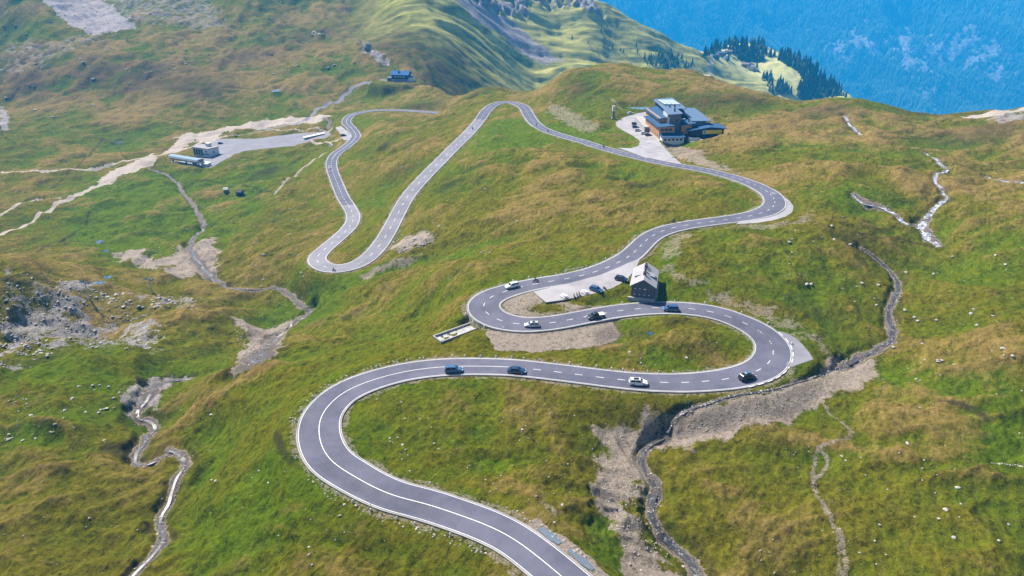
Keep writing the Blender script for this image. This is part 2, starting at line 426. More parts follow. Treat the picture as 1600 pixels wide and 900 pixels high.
def sd_poly(poly):
    """signed distance (negative inside) of grid vertices to a world polygon, within 30 m"""
    pl = np.vstack([poly, poly[:1]])
    D, _ = dist_line(pl, 30)
    ins = np.zeros(X.shape, bool)
    x0, x1, y0, y1 = pl[:, 0].min(), pl[:, 0].max(), pl[:, 1].min(), pl[:, 1].max()
    bb = (X > x0) & (X < x1) & (Y > y0) & (Y < y1)
    px, py = X[bb], Y[bb]; c = np.zeros(px.shape, bool)
    for i in range(len(poly)):
        xa, ya = pl[i, :2]; xb, yb = pl[i + 1, :2]
        cond = ((ya > py) != (yb > py)) & (px < (xb - xa) * (py - ya) / (yb - ya + 1e-12) + xa)
        c ^= cond
    ins[bb] = c
    D = np.minimum(D, 60)
    return np.where(ins, -D, D)

# sampling height anywhere
def height(x, y, Zg=None):
    Zg = Z if Zg is None else Zg
    x = np.asarray(x, float); y = np.asarray(y, float)
    a = (np.arctan2(x, y) - AZ[0]) / (AZ[1] - AZ[0]); r = (np.log(np.hypot(x, y)) - LR[0]) / (LR[1] - LR[0])
    a = np.clip(a, 0, NA - 1.001); r = np.clip(r, 0, NR - 1.001)
    i = a.astype(int); j = r.astype(int); fa = a - i; fr = r - j
    return (Zg[j, i] * (1 - fa) + Zg[j, i + 1] * fa) * (1 - fr) + (Zg[j + 1, i] * (1 - fa) + Zg[j + 1, i + 1] * fa) * fr
def hit(us, vs, Zg=None):
    """first terrain point seen through each pixel"""
    Zg = Z if Zg is None else Zg
    us = np.atleast_1d(np.asarray(us, float)); vs = np.atleast_1d(np.asarray(vs, float))
    out = []
    for u, v in zip(us, vs):
        d = ray(u, v); h = math.hypot(d[0], d[1])
        r = RR[5:-2]; t = r / h
        a = (math.atan2(d[0], d[1]) - AZ[0]) / (AZ[1] - AZ[0]); a = min(max(a, 0), NA - 1.001); i = int(a); fa = a - i
        zt = Zg[5:-2, i] * (1 - fa) + Zg[5:-2, i + 1] * fa
        dz = CAMZ + d[2] * t - zt
        k = np.argmax(dz < 0)
        if dz[k] >= 0: tt = t[int(np.argmin(dz))]
        elif k > 0:
            f = dz[k - 1] / (dz[k - 1] - dz[k] + 1e-12); tt = t[k - 1] + (t[k] - t[k - 1]) * f
        else: tt = t[0]
        out.append((d[0] * tt, d[1] * tt, CAMZ + d[2] * tt))
    return np.array(out)
# ------------------------------------------------------------------ relief
Dr, Tr = dist_line(road, 60)
far_s = sst(250, 800, RD)                     # 0 near, 1 far
# hummocks: warped noise, several sizes; larger ones only far away
qx = X + 9 * fbm(X, Y, 60, 2, seed=3); qy = Y + 9 * fbm(X, Y, 60, 2, seed=4)
n1 = fbm(qx, qy * .8, 58, 2, seed=1)
n2 = fbm(qx, qy, 24, 2, seed=2)
n3 = fbm(qx, qy, 10, 2, seed=5)
n4 = fbm(X, Y, 3.6, 3, seed=6)
nb = fbm(qx, qy, 150, 2, seed=8)
ridge = 1 - np.abs(fbm(qx, qy, 34, 3, seed=9)) * 2
wr = sst(6, 34, Dr)                           # quiet near the road
skyband = 1 - .6 * np.exp(-((RD - 560) / 60) ** 2) * (X > 20)
amp = (1 - .35 * far_s)
relief = (n1 * 2.8 * amp + n2 * 1.2 + (ridge - .4) * 1.5 + n3 * .22 + n4 * .08) + nb * 5.0 * far_s
# gullied fall-line streaks on the sunny slope
sl = sst(880, 1000, RD) * (1 - sst(1500, 1700, RD)) * sst(-330, -60, X)
ca, sa = math.cos(R(30)), math.sin(R(30))
gx, gy = -X * sa + Y * ca, X * ca + Y * sa
streak = fbm(gx + 10 * n1, gy * .15, 44, 4, .6, seed=12)
relief = relief * (1 - .5 * sl) + streak * 6 * sl
slL = sst(860, 960, RD) * (1 - sst(-330, -60, X))
relief += slL * fbm(X, Y * .35, 70, 4, .6, seed=13) * 6
relief *= skyband * (1 + .35 * (1 - sst(-60, -20, X)) * (1 - far_s))
f1 = 1 - np.abs(fbm(qx + 4 * n3, qy * 1.5, 17, 2, seed=91)) * 2.2
f2 = 1 - np.abs(fbm(qx + 3 * n3, qy * 1.6, 7.5, 2, seed=92)) * 2.2
for _u, _v, _r in ((1025, 668, 15), (990, 740, 12), (225, 610, 12), (70, 480, 14), (215, 690, 10)):
    _q = P(_u, _v, -5 if _u > 500 else -20); relief = relief * (1 - .75 * np.exp(-((X - _q[0]) ** 2 + (Y - _q[1]) ** 2) / _r ** 2))
wsm = sst(3, 16, Dr)
fine = (f1 - .3) * .62 + (f2 - .3) * .17 * (1 - .5 * far_s) + n4 * .08
Z = Z + relief * wr + fine * wsm * (1 - .5 * sl)
resid = n1 * .95 + n2 * .6 + (ridge - .4) * .8 + n3 * .3 + (f1 - .3) * .55 + (f2 - .3) * .4      # crests against hollows
# bench for the road
zr = np.interp(Tr.ravel(), np.arange(len(road)), road[:, 2]).reshape(X.shape)
hw = np.interp(Tr.ravel(), np.arange(len(road)), road[:, 3]).reshape(X.shape) / 2
wb = 1 - sst(0, 9, Dr - hw - 1.0)
Z = Z * (1 - wb) + (zr - .3) * wb
near_road = sst(.2, 3.0, Dr - hw)
_m = P(1052, 497, 6.0)
Z = Z + 2.3 * np.exp(-(((X - _m[0]) / 5.5) ** 2 + ((Y - _m[1]) / 3.2) ** 2)) * sst(.4, 2.0, Dr - hw)

A1 = np.zeros(X.shape + (4,)); A2 = np.zeros(X.shape + (4,))
edge = fbm(X, Y, 5.5, 4, .6, seed=21)
def W2(px, zs=None):
    """pixel polyline to world through the terrain"""
    px = np.array(px, float)
    return hit(px[:, 0], px[:, 1])
def resample(L, step):
    return catmull(L, step)
def flatten(poly, zval=None, soft=5.0):
    global Z
    sd = sd_poly(poly[:, :2])
    z = float(np.mean(poly[:, 2])) if zval is None else zval
    w = (1 - sst(0, soft, sd)) * (0.0 + sst(0, 1.0, Dr - hw))
    Z = Z * (1 - w) + z * w
    return sd, z
# --- paved and gravel areas: polygons from pixels at a known height
def PZ(pix, z):
    pix = np.array(pix, float)
    return P(pix[:, 0], pix[:, 1], z)
def fillet(px, n=4):
    return px
AREAS = {}
def area(name, pix, z, soft=5.0, zoff=-.12):
    zz = z if not hasattr(z, '__len__') else np.array(z, float)
    Wp = PZ(pix, zz)
    global Z
    sd = sd_poly(Wp[:, :2])
    # plane fit
    A_ = np.c_[Wp[:, :2], np.ones(len(Wp))]
    if hasattr(z, '__len__'): k = np.linalg.lstsq(A_, Wp[:, 2], rcond=None)[0]
    else: k = np.array([0, 0, z])
    pl = X * k[0] + Y * k[1] + k[2]
    w = (1 - sst(.5, soft, sd)) * sst(-.2, .6, Dr - hw)
    Z = Z * (1 - w) + (pl + zoff) * w
    AREAS[name] = (Wp, k, sd)
    return sd
HUTLOT = [(833,455),(889,442.5),(938,429.5),(966,418),(985,409),(1000,404),(995,416),(989,425),(981,434),(970,443),(955,451),(938,456),(920,460),(900,464.5),(878,469),(853,472)]
area('hut_lot', HUTLOT, [5.25,5.55,6.0,6.35,6.6,6.75,6.6,6.4,6.2,5.9,5.7,5.6,5.5,5.3,5.1,5.0], 4)
ISLAND = [(786,478),(790,467),(805,461),(833,455),(853,472),(878,469),(900,474),(915,483),(885,491),(850,495),(820,495),(798,491)]
sd_island = area('island', ISLAND, [4.1,4.4,4.6,5.2,4.9,4.9,4.6,4.1,3.8,3.6,3.6,3.8], 3, -.05)
YARD = [(762,513),(790,518),(830,519),(870,516),(905,509),(940,501),(958,503),(965,520),(963,532),(935,541),(890,546),(840,548),(800,549),(775,545),(764,530)]
sd_yard = area('gravel_yard', YARD, [3.2,3.1,3.1,3.1,3.2,3.3,3.3,3,2.8,2.7,2.6,2.6,2.6,2.7,3], 4, -.05)
LAYBY = [(1216,517.5),(1222,518),(1234,522),(1246,530),(1256,540),(1265,551),(1271,561),(1250,568),(1236,573.5),(1228,571),(1232,561),(1234,548),(1229,533)]
area('lay_by', LAYBY, 2.85, 3)
HAIRLOT = [(1206,300),(1222,306),(1234,314),(1240,322),(1238,331),(1228,338),(1208,344),(1180,348),(1150,350),(1165,340),(1195,330),(1207,320)]
area('hairpin_margin', HAIRLOT, [9.9,10,10.1,10.2,10.2,10.1,10,9.9,9.6,9.6,10.1,10.2], 4)
HOTLOT = [(962,190),(975,182),(995,176),(1022,172),(1035,175),(1045,195),(1050,212),(1040,219),(1029,221),(1036,229),(1047,240),(1062,251),(1072,258),(1040,255),(1010,246),(985,238),(965,232),(985,233),(997,229),(1000,221),(990,213),(975,204),(964,197)]
area('hotel_yard', HOTLOT, [.8,.8,1,1,1.2,1.4,1.8,1.8,2,2.4,3.2,4.4,5.2,4,3,2,1.2,1.5,1.8,1.6,1.4,1.2,.9], 5, -.2)
TERR = [(1075,222),(1100,205),(1128,204),(1138,214),(1120,219)]
area('terrace_base', TERR, 1.3, 4)
STLOT = [(300,250),(318,233),(330,222),(340,216),(400,218),(460,211),(512,206),(524,214),(505,223),(440,230),(380,237),(352,251),(330,264),(300,259),(272,250)]
area('station_yard', STLOT, [-54]*2+[-53.6]*2+[-52.6,-51,-48.5,-46,-46.5,-50.5,-52.5,-53.6,-54,-54,-54.2], 6, -.15)
LAY2 = [(524,199),(533,197),(542,204),(549,213),(552,219),(537,219),(531,208)]
area('upper_lay_by', LAY2, -37.7, 4)
RAMP = [(677,526),(742,503),(753,511),(690,535)]
area('ramp', RAMP, 1.9, 2.5, -.3)
LODGE = [(580,128),(603,122),(640,120),(652,128),(630,131),(600,131)]
area('lodge_yard', LODGE, [-25]*6, 8, -.2)
RLINK = [(744,502),(752,497),(770,505),(790,513),(772,513),(755,511)]
area('ramp_link', RLINK, [2.0,3.6,3.6,3.4,3.2,2.2], 3)

# --- streams: pixel polyline, half width px -> carve and gravel
STREAMS = {}; WATER = []; PONDS = []
def stream(name, pix, w, depth, bank, gravel=1.0, water=True, step=1.0, peat=.5):
    """w: half width in metres of the stony bed at each point"""
    global Z
    Wp = W2(pix); Wp = np.hstack([Wp, np.reshape(np.broadcast_to(w, len(Wp)), (-1, 1))])
    L = catmull(Wp, step)
    L = smooth_line(L, 2)
    n = np.arange(len(L)) * step
    off = fbm(n, n * 0 + 7.7, 11, 3, seed=len(pix)) * np.minimum(L[:, 3], 3) * .35
    tx, ty = np.gradient(L[:, 0]), np.gradient(L[:, 1]); tl = np.hypot(tx, ty) + 1e-6
    L[:, 0] += -ty / tl * off; L[:, 1] += tx / tl * off
    D, T = dist_line(L, 16)
    wv = np.interp(T.ravel(), np.arange(len(L)), L[:, 3]).reshape(X.shape) * (1 + .45 * edge)
    keep = sst(.5, 3, Dr - hw)
    zb = np.interp(T.ravel(), np.arange(len(L)), smooth_line(L, 6)[:, 2]).reshape(X.shape)
    wgt = (1 - sst(wv * .75, wv + bank, D)) * keep
    bed = np.minimum(Z, zb) - depth + .12 * edge
    Z = Z * (1 - wgt) + bed * wgt
    A1[..., 0] = np.maximum(A1[..., 0], (1 - sst(wv * .7, wv * .95, D)) * gravel * keep)
    pe = sst(wv * .85, wv * 1.1, D) * (1 - sst(wv + bank * .5, wv + bank * 1.1, D)) * sst(-.1, .45, fbm(X, Y, 9, 3, seed=31)) * keep
    A2[..., 0] = np.maximum(A2[..., 0], pe * peat)
    A2[..., 3] = np.maximum(A2[..., 3], (1 - sst(wv * .55, wv * .9, D)) * keep)
    if np.mean(L[:, 1]) > 240 and name == 'right_stream': WATER.append((name, .62, L))
    else: WATER.append((name, .34 if name == 'right_stream' else .22, L))
    return L
stream('right_stream', [(1320,178),(1335,198),(1352,208)], 1.3, 1.2, 2.5, .8)
stream('right_stream', [(1425,228),(1448,236),(1466,248),(1481,260),(1466,268),(1462,280),(1472,292),(1480,306),(1462,320),(1452,335),(1442,350),(1455,372),(1470,382)], [1,1,1.2,1.2,1.2,1,1,1,1.2,1.6,2.6,2.6,1.5], 1.0, 2.0)
stream('right_stream', [(1336,300),(1352,312),(1382,322),(1400,332),(1412,345),(1428,352),(1442,350)], [1.5,2.5,2.2,1.4,1.4,2,2], .8, 2.0)
stream('right_stream', [(1545,274),(1570,280),(1625,282)], [1.5,2,2], .9, 2.5)
stream('right_stream', [(1347,382),(1362,392),(1380,408),(1398,424),(1404,440),(1398,462),(1388,478),(1394,500),(1396,520),(1376,538),(1350,552),(1330,562),(1312,572)], [.9,.9,1.1,1.4,1.4,1.4,1.3,1.7,1.7,1.9,1.8,1.8,1.8], 1.1, 1.8)
stream('right_stream', [(1310,574),(1275,588),(1230,602),(1190,612),(1140,618),(1110,628),(1075,640),(1050,655),(1038,675)], [.5,.5,.5,.6,.7,.8,1.0,1.2,1.4], .25, .8)
stream('right_stream', [(1038,675),(1020,690),(1005,710),(1010,735),(1025,760),(1015,785),(1028,815),(1050,850),(1078,880),(1110,925)], [1.4,1.3,1.3,1.5,1.8,1.7,1.7,1.9,2.1,2.1], .85, 1.5)
stream('left_stream', [(232,262),(262,272),(278,285),(285,300),(303,318),(312,335),(317,352),(298,375),(300,392),(310,405),(325,425),(345,440),(375,448),(430,446),(452,456),(466,470),(484,482)], [1.2,1.2,1.6,1.6,1.6,1.8,2,2,3,4,4,1.8,1.6,1.4,1.6,1.8,2.2], 1.2, 2.0)
stream('left_stream', [(484,482),(472,492),(456,500),(448,512),(430,525),(412,540),(398,556),(380,566)], [2.4,2.8,3,3,4.5,6,6,5], 1.2, 2.0)
stream('left_stream', [(300,588),(270,592),(240,602),(228,625),(212,650),(240,660),(222,690),(212,715),(226,722),(245,714),(262,702)], [1.4,2.4,2.6,1.8,1.8,2.0,2.0,1.8,1.3,1.0,1.4], .9, 1.6, peat=.7)
stream('left_stream', [(262,700),(285,708),(288,722),(272,745),(264,775),(250,810),(250,835),(235,865),(205,893),(180,925)], [1.6,2.0,1.7,1.5,1.4,1.3,1.5,1.5,1.5,1.7], 1.0, 1.8, peat=.7)
# culvert under the tracks and bare ravines
for pix, w in (([(505,182),(515,190),(512,200)],2.0), ([(390,135),(330,215)],0)):
    if w: stream('left_stream', pix, w, .6, 2)

def pond(pix, pale=0):
    global Z
    Wp = W2(pix); z = float(np.median(Wp[:, 2])); sd = sd_poly(Wp[:, :2]); w = 1 - sst(-.2, 4, sd)
    Z = Z * (1 - w) + (z - .25 + .45 * sst(-1, 1.5, sd)) * w; PONDS.append((Wp, z, pale))
pond([(981,166),(990,165),(1005,165.3),(1014,166),(1019,168.5),(1017,172),(1006,172.5),(993,171),(984,169)], 1)
def pond_at(u, v, ru, rv, pale=0):
    global Z
    c = W2([(u, v)])[0]; rx = ru / FPX * math.hypot(c[1], CAMZ - c[2]); ry = rv / ru * rx / math.sin(math.atan2(CAMZ - c[2], math.hypot(c[0], c[1])))
    t = np.linspace(0, 2 * np.pi, 18)[:-1]; q = 1 + .22 * np.sin(2 * t + u) + .12 * np.sin(3 * t + v)
    Wp = np.stack([c[0] + rx * np.cos(t) * q, c[1] + ry * np.sin(t) * q, t * 0 + c[2]], 1); sd = sd_poly(Wp[:, :2]); w = 1 - sst(-.2, 4, sd)
    z = c[2] - .1; Z = Z * (1 - w) + (z - .25 + .45 * sst(-.6, .8, sd)) * w; PONDS.append((Wp, z, pale))
for a in ((155,377.5,6,2,0),(165,392,4,1.6,0),(152,442,9,3,0),(168,433,7,2,0),(432,141.5,7,1.6,1),(1017,520,7,2.5,0),(187,222,4,1.2,0)): pond_at(*a)
# --- bare ground painted by polygons (ragged edge)
def patch(pix, ch=0, k=1.0, soft=2.2, jag=2.6, tgt=None, grow=.7):
    tgt = A1 if tgt is None else tgt
    Wp = W2(pix)
    sd = sd_poly(Wp[:, :2]) + edge * jag - grow
    tgt[..., ch] = np.maximum(tgt[..., ch], (1 - sst(-soft, soft, sd)) * k * near_road)
def path(pix, w, ch=0, k=1.0, tgt=None, cut=0.0):
    global Z
    tgt = A1 if tgt is None else tgt
    L = catmull(W2(pix), 1.5)
    D, T = dist_line(L, 12)
    ww = np.interp(T.ravel(), np.arange(len(L)), np.interp(np.linspace(0, 1, len(L)), np.linspace(0, 1, len(np.atleast_1d(w))), np.atleast_1d(w))).reshape(X.shape)
    e = D - ww * (1 + .35 * edge)
    tgt[..., ch] = np.maximum(tgt[..., ch], (1 - sst(-.3, .5, e)) * k * near_road)
    return L
A1[..., 0] = np.maximum(A1[..., 0], (1 - sst(-.5, .8, sd_island + edge * .8)) * .72)
_g = P(856, 481, 4.3); A1[..., 0] *= 1 - .95 * np.exp(-(((X - _g[0]) / 5.0) ** 2 + ((Y - _g[1]) / 2.6) ** 2))
A1[..., 0] = np.maximum(A1[..., 0], (1 - sst(-.5, .8, sd_yard + edge * .8)) * 1.0)
# broad stony fans
patch([(1310,572),(1352,570),(1356,588),(1335,600),(1290,608),(1250,632),(1190,652),(1130,672),(1075,690),(1040,695),(1050,672),(1090,655),(1140,640),(1195,625),(1250,612),(1290,592)], k=1.0, jag=1.8, grow=2.2)
patch([(935,680),(985,665),(1035,665),(1000,690),(992,720),(998,760),(985,800),(1010,850),(1060,900),(1060,930),(990,930),(975,860),(945,800),(932,740)], k=.72, jag=2.8)
patch([(362,495),(385,503),(410,515),(440,508),(462,498),(440,530),(415,552),(380,568),(372,560),(395,535),(385,515)], k=.95, jag=1.5)
patch([(175,396),(215,390),(240,405),(270,400),(300,385),(335,372),(340,400),(335,425),(315,430),(290,425),(262,412),(240,420),(205,410)], k=.85, jag=4)
patch([(255,420),(290,412),(315,425),(300,432),(262,428)], k=.8, jag=3)
patch([(195,618),(235,588),(290,590),(262,605),(245,640),(215,640),(190,655)], ch=3, k=.85, jag=1.5)
patch([(160,700),(205,697),(225,722),(195,722)], ch=0, k=.8, jag=1.0, tgt=A2)
patch([(232,590),(265,585),(240,612),(205,640),(190,640),(205,610)], ch=0, k=.8, jag=1.5, tgt=A2)
patch([(1045,365),(1090,362),(1062,385),(1050,410),(1072,432),(1100,440),(1090,452),(1060,440),(1035,425),(1035,390)], k=.5, jag=2.5)
patch([(1100,452),(1150,462),(1200,482),(1250,510),(1300,540),(1310,555),(1280,550),(1250,530),(1180,490),(1110,468)], k=.5, jag=3.5)
patch([(858,160),(880,165),(930,190),(940,200),(925,208),(905,205),(880,190),(855,175)], k=.5, jag=3)
patch([(1030,222),(1060,222),(1090,235),(1125,258),(1150,270),(1100,262),(1070,252),(1045,240)], k=.58, jag=3)
patch([(612,385),(660,362),(678,366),(670,378),(625,395)], k=.75, jag=2.5)
patch([(635,402),(660,398),(640,415),(610,420),(570,438),(560,430),(600,412)], k=.6, jag=2)
patch([(930,540),(962,528),(960,505),(935,520)], ch=3, k=.8, jag=1.5, tgt=A2)
patch([(1240,345),(1275,325),(1265,345),(1215,355),(1120,355),(1050,372),(1080,360),(1150,350)], k=.5, jag=2)
patch([(835,775),(862,785),(868,800),(855,798)], k=.6, jag=1.2)
# rocky mound on the left
patch([(0,425),(60,430),(140,450),(130,475),(220,500),(245,530),(240,548),(150,545),(60,552),(0,580)], ch=3, k=.55, jag=7, soft=5)
for q in ([(0,510),(60,480),(110,465),(150,470),(110,500),(60,530),(0,560)], [(60,520),(130,495),(150,500),(90,535)], [(200,505),(245,510),(240,535),(210,540)]): patch(q, ch=3, k=.85, jag=4, soft=2)
patch([(190,460),(310,468),(305,480),(220,475)], ch=3, k=.6, jag=4, soft=3)
patch([(95,440),(135,438),(150,455),(125,455)], ch=3, k=.95, jag=2)
# scree and rock on the back slopes
patch([(60,-10),(135,-10),(212,45),(150,55),(110,40),(90,20)], ch=1, k=1, jag=5, soft=4, tgt=A2)
patch([(130,-10),(330,-10),(360,45),(260,40),(200,30)], ch=1, k=.45, jag=12, soft=10, tgt=A2)
patch([(0,70),(60,62),(180,55),(130,75),(60,110),(0,130)], ch=1, k=.4, jag=12, soft=10, tgt=A2)
patch([(700,-12),(735,-12),(800,30),(880,95),(850,100),(790,60),(740,30)], ch=1, k=.85, jag=6, soft=6, tgt=A2)
patch([(720,-12),(820,-12),(828,30),(790,22),(760,14)], ch=3, k=1, jag=5, soft=2)
patch([(820,-12),(900,-12),(915,10),(880,15),(840,5)], ch=3, k=.6, jag=6, soft=4)
patch([(897,-5),(912,-2),(945,22),(940,30),(915,18),(900,12)], ch=3, k=1, jag=3, soft=2)
patch([(555,64),(590,82),(612,100),(600,104),(570,85)], ch=3, k=.8, jag=3, soft=2)
patch([(485,50),(508,52),(505,60),(488,58)], ch=3, k=.8, jag=2, soft=2)
patch([(0,165),(12,172),(12,205),(0,200)], ch=1, k=.7, jag=3, soft=2, tgt=A2)
# valley tracks and river gravel (pale)
path([(-40,270),(60,267),(120,265),(175,257),(235,245),(290,232),(330,219)], [1.5,1.5,1.6,1.8,2,2], 2, 1, A2)
path([(-40,385),(0,366),(60,335),(110,310),(160,288),(205,268),(240,247)], [1.6,1.8,2,2.2,3,4], 2, .9, A2)
path([(-20,345),(20,325),(50,314),(95,310)], [1,1.2,1.2], 2, .8, A2)
patch([(150,283),(200,258),(238,238),(240,245),(215,266),(170,288)], ch=2, k=.8, jag=3, tgt=A2)
patch([(275,215),(295,207),(340,203),(420,187),(490,182),(520,180),(500,190),(440,194),(390,200),(330,212),(300,222),(280,235),(255,240),(275,225)], ch=2, k=.85, jag=3, tgt=A2)
patch([(300,215),(345,205),(340,220),(320,224)], ch=2, k=.9, jag=3, tgt=A2)
path([(340,236),(400,231),(460,227),(512,222),(545,214)], [1.2], 2, 1, A2)
path([(330,217),(370,212),(450,203),(520,199)], [1.3], 2, .7, A2)
path([(510,238),(480,258),(450,278),(430,303)], [1.4,1.4,1.0], 0, .8)
path([(1290,600),(1285,625),(1295,645),(1318,662),(1330,680),(1300,690),(1278,700),(1274,720),(1270,745),(1275,770),(1290,795),(1305,825),(1318,860),(1322,885),(1312,905)], [.3,.5,.5,.5,.6,.6,.75,.5], 0, .55)
path([(1278,700),(1294,722),(1275,748)], [.5], 0, .6)
path([(1308,840),(1312,880),(1305,905)], [.4], 0, .5)
path([(1370,580),(1382,600),(1362,620),(1345,645)], [.45], 0, .4)
path([(1232,372),(1250,400),(1262,440)], [.5], 0, .35)
path([(955,152),(965,165),(1000,178)], [1.5,1.2], 0, .5)
path([(955,152),(900,155),(870,160)], [.8], 0, .4)
path([(1112,90),(1110,110),(1105,118)], [3], 2, .9, A2)
patch([(1500,182),(1545,174),(1610,160),(1610,170),(1570,180),(1520,186)], ch=2, k=.8, jag=2, tgt=A2)
patch([(1545,186),(1580,174),(1610,172),(1610,188),(1570,192)], ch=3, k=.8, jag=3)
# thin dark rivulets
for pix in ([(140,330),(135,350),(115,365),(90,380),(55,395)], [(240,262),(262,248)], [(150,215),(190,225),(240,215),(290,205)], [(290,285),(340,285),(380,288),(430,300)],
            [(8,160),(20,150),(30,135)], [(0,205),(12,218),(40,228)], [(1345,365),(1390,370),(1430,380),(1452,385)], [(1470,255),(1520,265),(1600,263)], [(1470,627),(1520,640),(1548,665)], [(160,215),(130,250),(60,300),(0,320)],
            [(430,675),(440,700),(450,715),(480,735)]):
    path(pix, [.7], 0, .75, A2)
# moisture: lush hollows, dry crests
def blob(u, v, ru, rv, k, ch, tgt=None):
    tgt = A1 if tgt is None else tgt
    c = W2([(u, v)])[0]; e1 = W2([(u + ru, v)])[0] - c
    rx = abs(ru / FPX * math.hypot(c[1], CAMZ - c[2])); a = math.atan2(CAMZ - c[2], math.hypot(c[0], c[1])); ry = rx / max(ru, 1) * rv / math.sin(a)
    az = math.atan2(c[0], c[1]); dx, dy = X - c[0], Y - c[1]
    p = dx * math.cos(az) - dy * math.sin(az); q = dx * math.sin(az) + dy * math.cos(az)
    g = np.exp(-((p / rx) ** 2 + (q / ry) ** 2)) * (1 + .5 * fbm(X, Y, 30, 3, seed=41))
    tgt[..., ch] = tgt[..., ch] + k * g
big = fbm(X, Y, 120, 3, seed=40)
A1[..., 1] = .44 - .26 * resid + .42 * big * (1 - .5 * far_s)
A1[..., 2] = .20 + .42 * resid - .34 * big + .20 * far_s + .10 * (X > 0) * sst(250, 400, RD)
for a in ((240,325,75,42,3.0),(180,300,60,25,.8),(395,290,35,30,1.2),(800,205,60,25,1.0),(1000,215,40,15,.3),(900,210,50,12,.6),(1190,325,40,8,.9),(1320,305,50,12,.9),(1380,305,40,12,.6),(1470,600,90,25,1.3),(1250,230,60,10,.3),(1560,690,60,40,.6),
          (560,435,90,10,.9),(950,860,30,60,.9),(700,600,120,8,.7),(1050,570,60,10,.7),(440,500,50,40,.6),(420,760,60,60,.5),(350,830,70,50,.5),(80,650,100,18,.6),(1040,400,16,30,.8),(1230,520,60,8,.6),(1150,205,60,10,.3),(1080,225,40,5,.6),(640,590,60,6,.4),
          (730,390,60,8,.9),(850,510,60,3,.4),(520,100,60,10,.2),(180,390,60,14,1.0),(200,225,60,12,.4),(760,225,30,20,.5),(500,165,50,12,.3)):
    blob(*a[:4], a[4], 1)
for a in ((760,410,80,12,.55),(1140,285,70,14,.6),(940,110,80,8,.5),(1100,125,60,10,.5),(400,575,110,10,.8),(300,610,60,18,.5),(100,600,120,20,.35),(1000,640,90,10,.2),(850,260,120,30,.1),(1350,190,160,14,.5),(1250,215,120,20,.35),(1550,370,80,30,.5),(900,430,60,6,.5),
          (60,740,80,40,.4),(1300,690,120,12,.5),(1150,660,50,6,.2),(300,90,200,14,.6),(80,165,50,12,.5),(620,460,120,24,.35),(1150,390,80,25,.25),(700,640,70,20,.3),(950,540,60,8,.4),(470,120,80,20,.3),(640,180,60,8,.4),(1100,170,50,10,.3),(250,170,120,14,.4),(780,700,60,30,.35),(1450,240,100,20,.3)):
    blob(*a[:4], a[4], 2)
# shade of ridge hollows painted in as dark brown heath tone
for a in ((1090,165,50,9,.55),(1170,160,40,9,.45),(900,130,30,12,.45),(1290,172,40,8,.6),(1460,180,60,4,.7),(1510,215,60,8,.5),(1560,200,40,8,.4),(150,105,60,8,.5),(240,122,60,9,.6),(320,140,40,9,.6),(30,110,40,14,.5),(750,145,50,6,.5),(660,165,40,5,.45),
          (480,60,50,6,.5),(420,270,30,8,.6),(190,215,30,6,.3),(430,345,30,8,.4),(640,260,40,12,.3),(600,230,20,6,.4),(700,290,30,12,.25),(1000,290,60,6,.4),(1330,375,40,8,.4),(1270,485,50,12,.3),(1050,500,20,5,.5),(1000,520,20,10,.35),(240,660,50,10,.35),(60,560,60,6,.3),(400,90,60,8,.4),(560,40,40,10,.35),(700,100,60,14,.5),(620,70,40,10,.4)):
    blob(*a[:4], a[4], 0, A2)
# pale far meadows; olive dark forest floor handled by trees
A2[..., 1] = np.clip(A2[..., 1], 0, 1)
SUNLIT = sst(880, 1040, RD) * sst(-270, -120, X)        # where sunlight on the far slope is painted as lime
A3 = np.zeros(X.shape + (4,)); A3[..., 0] = SUNLIT; A3[..., 1] = sst(1560, 1700, RD); A3[..., 2] = far_s; A3[..., 3] = 0
path([(603,125.5),(575,129),(552,136),(546,143),(535,152),(531,158),(512,163),(495,170),(488,180),(470,190),(440,197),(400,204)], [2.2], 3, 1, A3)
inx = (Tr > 2) & (Tr < float(np.argmin(np.hypot(road[:, 0] - P(800,840,2)[0], road[:, 1] - P(800,840,2)[1]))))
side = None
ip = np.clip(Tr.astype(int), 0, len(road) - 2)
_tx = np.gradient(road[:, 0])[ip]; _ty = np.gradient(road[:, 1])[ip]
sdn = -_ty * (X - road[ip, 0]) + _tx * (Y - road[ip, 1])
vg = (1 - sst(0, .8, Dr - hw - 2.6 + edge * .8)) * inx * (sdn < 0)
A1[..., 0] = np.maximum(A1[..., 0], vg)
vg2 = (1 - sst(0, .6, Dr - hw - 1.0 + edge * .9)) * .5 * (Dr < 9)
A1[..., 0] = np.maximum(A1[..., 0], vg2)
for A_ in (A1, A2): np.clip(A_, 0, 1, out=A_)
# crags
Z += A1[..., 3] * far_s * sst(800, 1000, RD) * (.6 - np.abs(fbm(X, Y, 34, 4, .65, seed=55)) * 1.6) * 14
# fine relief of stony ground
Z += (A1[..., 3] * .6 * np.abs(fbm(X, Y, 4.5, 3, .6, seed=51)) + A1[..., 0] * .12 * fbm(X, Y, 2.0, 2, seed=52)) * near_road
Z += .28 * sst(2, 10, Dr - hw) * (1 - A1[..., 0]) * fbm(X, Y, 2.1, 2, .6, seed=53) * (1 - far_s)
